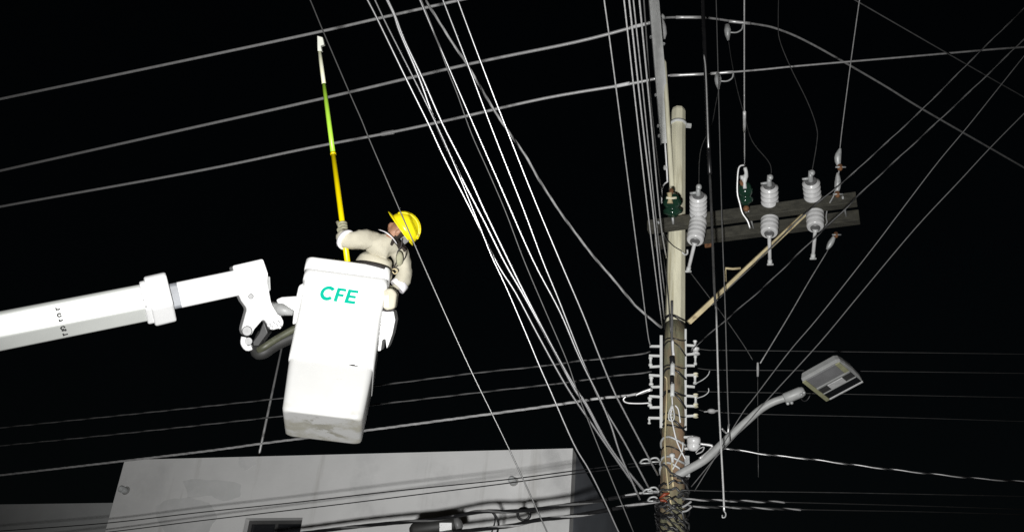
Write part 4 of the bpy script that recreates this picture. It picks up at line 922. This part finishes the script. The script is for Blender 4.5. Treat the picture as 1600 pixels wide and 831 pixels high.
# helmet
hf = (RT * -.58 + UP * .81)                    # where the face looks
hs_ = hup.cross(hf)
hc_ = PD(629.5, 358.5, D0)
rings = []
for k in range(9):
    a = math.pi / 2 * k / 8.3; cr, h = math.cos(a), math.sin(a)
    rings.append([hc_ + hup * (.138 * h) + (hf * math.cos(b) * .138 + hs_ * math.sin(b) * .115) * cr * (1 + .0 * math.cos(b)) for b in [j * 2 * math.pi / 28 for j in range(28)]])
hm = MB(); hm.rings(rings); helmet = obj('helmet', hm, M['helmet'], per)
rings = []
for (k, h) in ((1.0, .004), (1.09, -.006), (1.10, -.012), (1.0, -.008)):
    rings.append([hc_ + hup * h + (hf * math.cos(b) * (.138 * k + (.035 * (k - 1) / .10 if math.cos(b) > .3 else 0)) + hs_ * math.sin(b) * .115 * k) for b in [j * 2 * math.pi / 28 for j in range(28)]])
obj('brim', MB().rings(rings), M['helmet'], helmet)
for off in (-.035, 0, .035):
    pts = []
    for j in range(13):
        a = math.radians(20 + 140 * j / 12); kk = math.sqrt(max(0, 1 - (off / .115) ** 2))
        pts.append(hc_ + hup * (.139 * math.sin(a) * kk) + hf * (.137 * math.cos(a) * kk) + hs_ * off)
    obj('ridge', MB().tube(pts, .008, 8), M['helmet'], helmet)
obj('chin_strap', MB().bar(PD(629, 370, D0 - .1), PD(636, 379, D0 - .08), .05, .016, fw * -1), M['porcelain_grey'], per, .004)
ear = MB().ball(PD(622, 362, D0 - .095), .018, .028, .012, (hf, hup, fw)); obj('ear', ear, M['skin'], per)
# reflective tape, harness, belt
def strip(name, pts, wd, mt, d):
    P = catmull([PD(x, y, d if len(q) == 0 else q[0]) for x, y, *q in pts], 4)
    return obj(name, MB().tube(P, wd * sP, 8, flat=.35, ref=None), M[mt], per)
strip('reflective_strip', [(592, 358.5, D0 - .12), (603, 363, D0 - .17), (613, 371, D0 - .16), (620.5, 381, D0 - .1)], 1.7, 'reflect', D0 - .17)
pts = []
cw = PD(540, 374, D0 - .15); axw = (PD(549, 377, D0 - .16) - PD(533, 366, D0 - .11)).normalized(); uu = axw.orthogonal().normalized(); vv = axw.cross(uu)
ringp = [[cw + axw * q + (uu * math.cos(b) + vv * math.sin(b)) *   .083 for b in [j * 2 * math.pi / 20 for j in range(20)]] for q in (-.016, .016)]
obj('cuff_tape', MB().rings(ringp), M['reflect'], per)
ctw = PD(624, 445, D0 + .07); axr = (PD(630, 438, D0 + .08) - PD(616, 452, D0 + .05)).normalized(); uu = axr.orthogonal().normalized(); vv = axr.cross(uu)
ringp = [[ctw + axr * q + (uu * math.cos(b) + vv * math.sin(b)) *  .070 for b in [j * 2 * math.pi / 20 for j in range(20)]] for q in (-.03, .03)]
obj('cuff_tape', MB().rings(ringp), M['reflect'], per)
strip('harness_strap', [(629, 372), (627, 385), (621, 394), (620, 408), (613, 421)], 1.4, 'belt', D0 - .13)
strip('harness_strap', [(627, 385), (634, 392), (633, 402), (626, 412), (617, 418)], 1.4, 'belt', D0 - .12)
obj('harness_pad', MB().ball(PD(624, 404, D0 - .12), .03, .06, .02, (RT, UP, fw)), M['glove'], per)
obj('buckle', MB().tube(catmull([PD(x, y, D0 - .15) for x, y in ((613, 421), (617, 420), (621, 424), (617, 428), (613, 424))], 3), .005, 6), M['brace_wood'], per)
strip('belt', [(557, 408, D0 - .02), (570, 410, D0 - .16), (588, 414, D0 - .21), (606, 420, D0 - .16), (613, 427, D0 - .02)], 4.0, 'belt', D0 - .1)
# gloved hands with fingers
def hand(name, wrist, palm, grip_a, grip_b, rad, dirs):
    """palm + four fingers wrapped round the bar grip_a..grip_b + thumb"""
    ax = (grip_b - grip_a).normalized(); c = (grip_a + grip_b) / 2
    away = (palm - c); away = (away - ax * away.dot(ax)).normalized(); sd = ax.cross(away)
    m = MB(); m.tube(catmull([wrist, wrist.lerp(palm, .55), palm], 3), [.034, .036, .038, .040, .042, .042, .036], 10, flat=.75)
    for k, (Lk) in enumerate((.95, 1.05, 1.0, .85)):
        o = c + ax * (-.036 + .024 * k); pts = []
        for j in range(8):
            a = math.radians(-20 + 235 * Lk * j / 7); pts.append(o + (away * math.cos(a) + sd * math.sin(a) * dirs) * (rad + .011))
        m.tube(pts, [.0105, .0112, .011, .0108, .0104, .010, .0094, .0075], 7)
    o = c + ax * .05; pts = [palm + ax * .02, o + away * (rad + .02) - sd * .012 * dirs]
    for j in range(4):
        a = math.radians(-30 - 38 * j); pts.append(o + (away * math.cos(a) + sd * math.sin(a) * dirs) * (rad + .012))
    m.tube(pts, [.016, .014, .0125, .012, .011, .008], 7)
    return obj(name, m, M['glove'], per)
ST0 = PD(499, 78, 9.03); ST1 = PD(546, 432, 8.19)
def stick_at(y):
    lo_, hi_ = 0., 1.
    for _ in range(30):
        k = (lo_ + hi_) / 2; p = ST0.lerp(ST1, k); d = p - CAM; yy = 415.5 - F * d.dot(UP) / d.dot(fw)
        lo_, hi_ = (k, hi_) if yy < y else (lo_, k)
    return p
ga, gb = stick_at(362), stick_at(350)
wr = PD(532.5, 363, D0 - .10)
hand('glove', wr, (ga + gb) / 2 + (wr - (ga + gb) / 2).normalized() * .042, ga, gb, .019, 1)
rim_a = BT + ex * (BW - .0) + ey * .40 + ez * -.005; rim_b = rim_a + ey * -.06
wr2 = PD(614, 452, D0 + .05)
hand('glove', wr2, rim_a.lerp(rim_b, .5) + (wr2 - rim_a).normalized() * .04, rim_a, rim_b, .02, 1)

# hot stick
stk = thing('hot_stick', ST1, 'long yellow and lime insulated stick raised by the worker towards the conductors', 'hot stick')
def seg(name, ya, yb, r, mt):
    a, b = stick_at(ya), stick_at(yb); obj(name, MB().tube([a, a.lerp(b, .5), b], [r[0], (r[0] + r[1]) / 2, r[1]], 12), M[mt], stk)
seg('upper_section', 79, 132, (.0165, .0172), 'stick_pale'); seg('middle_section', 132, 240, (.0185, .0195), 'stick_lime'); seg('lower_section', 240, 431, (.0215, .0225), 'stick_yellow')
seg('ferrule', 238.5, 242, (.0235, .0235), 'stick_yellow')
dT = depth(ST0)
pprism('stick_head', [(495.5, 56), (504, 58.5), (506.5, 70), (501, 71.5), (503, 80), (496, 80)], dT - .03, .06, 'stick_head', stk, .006)
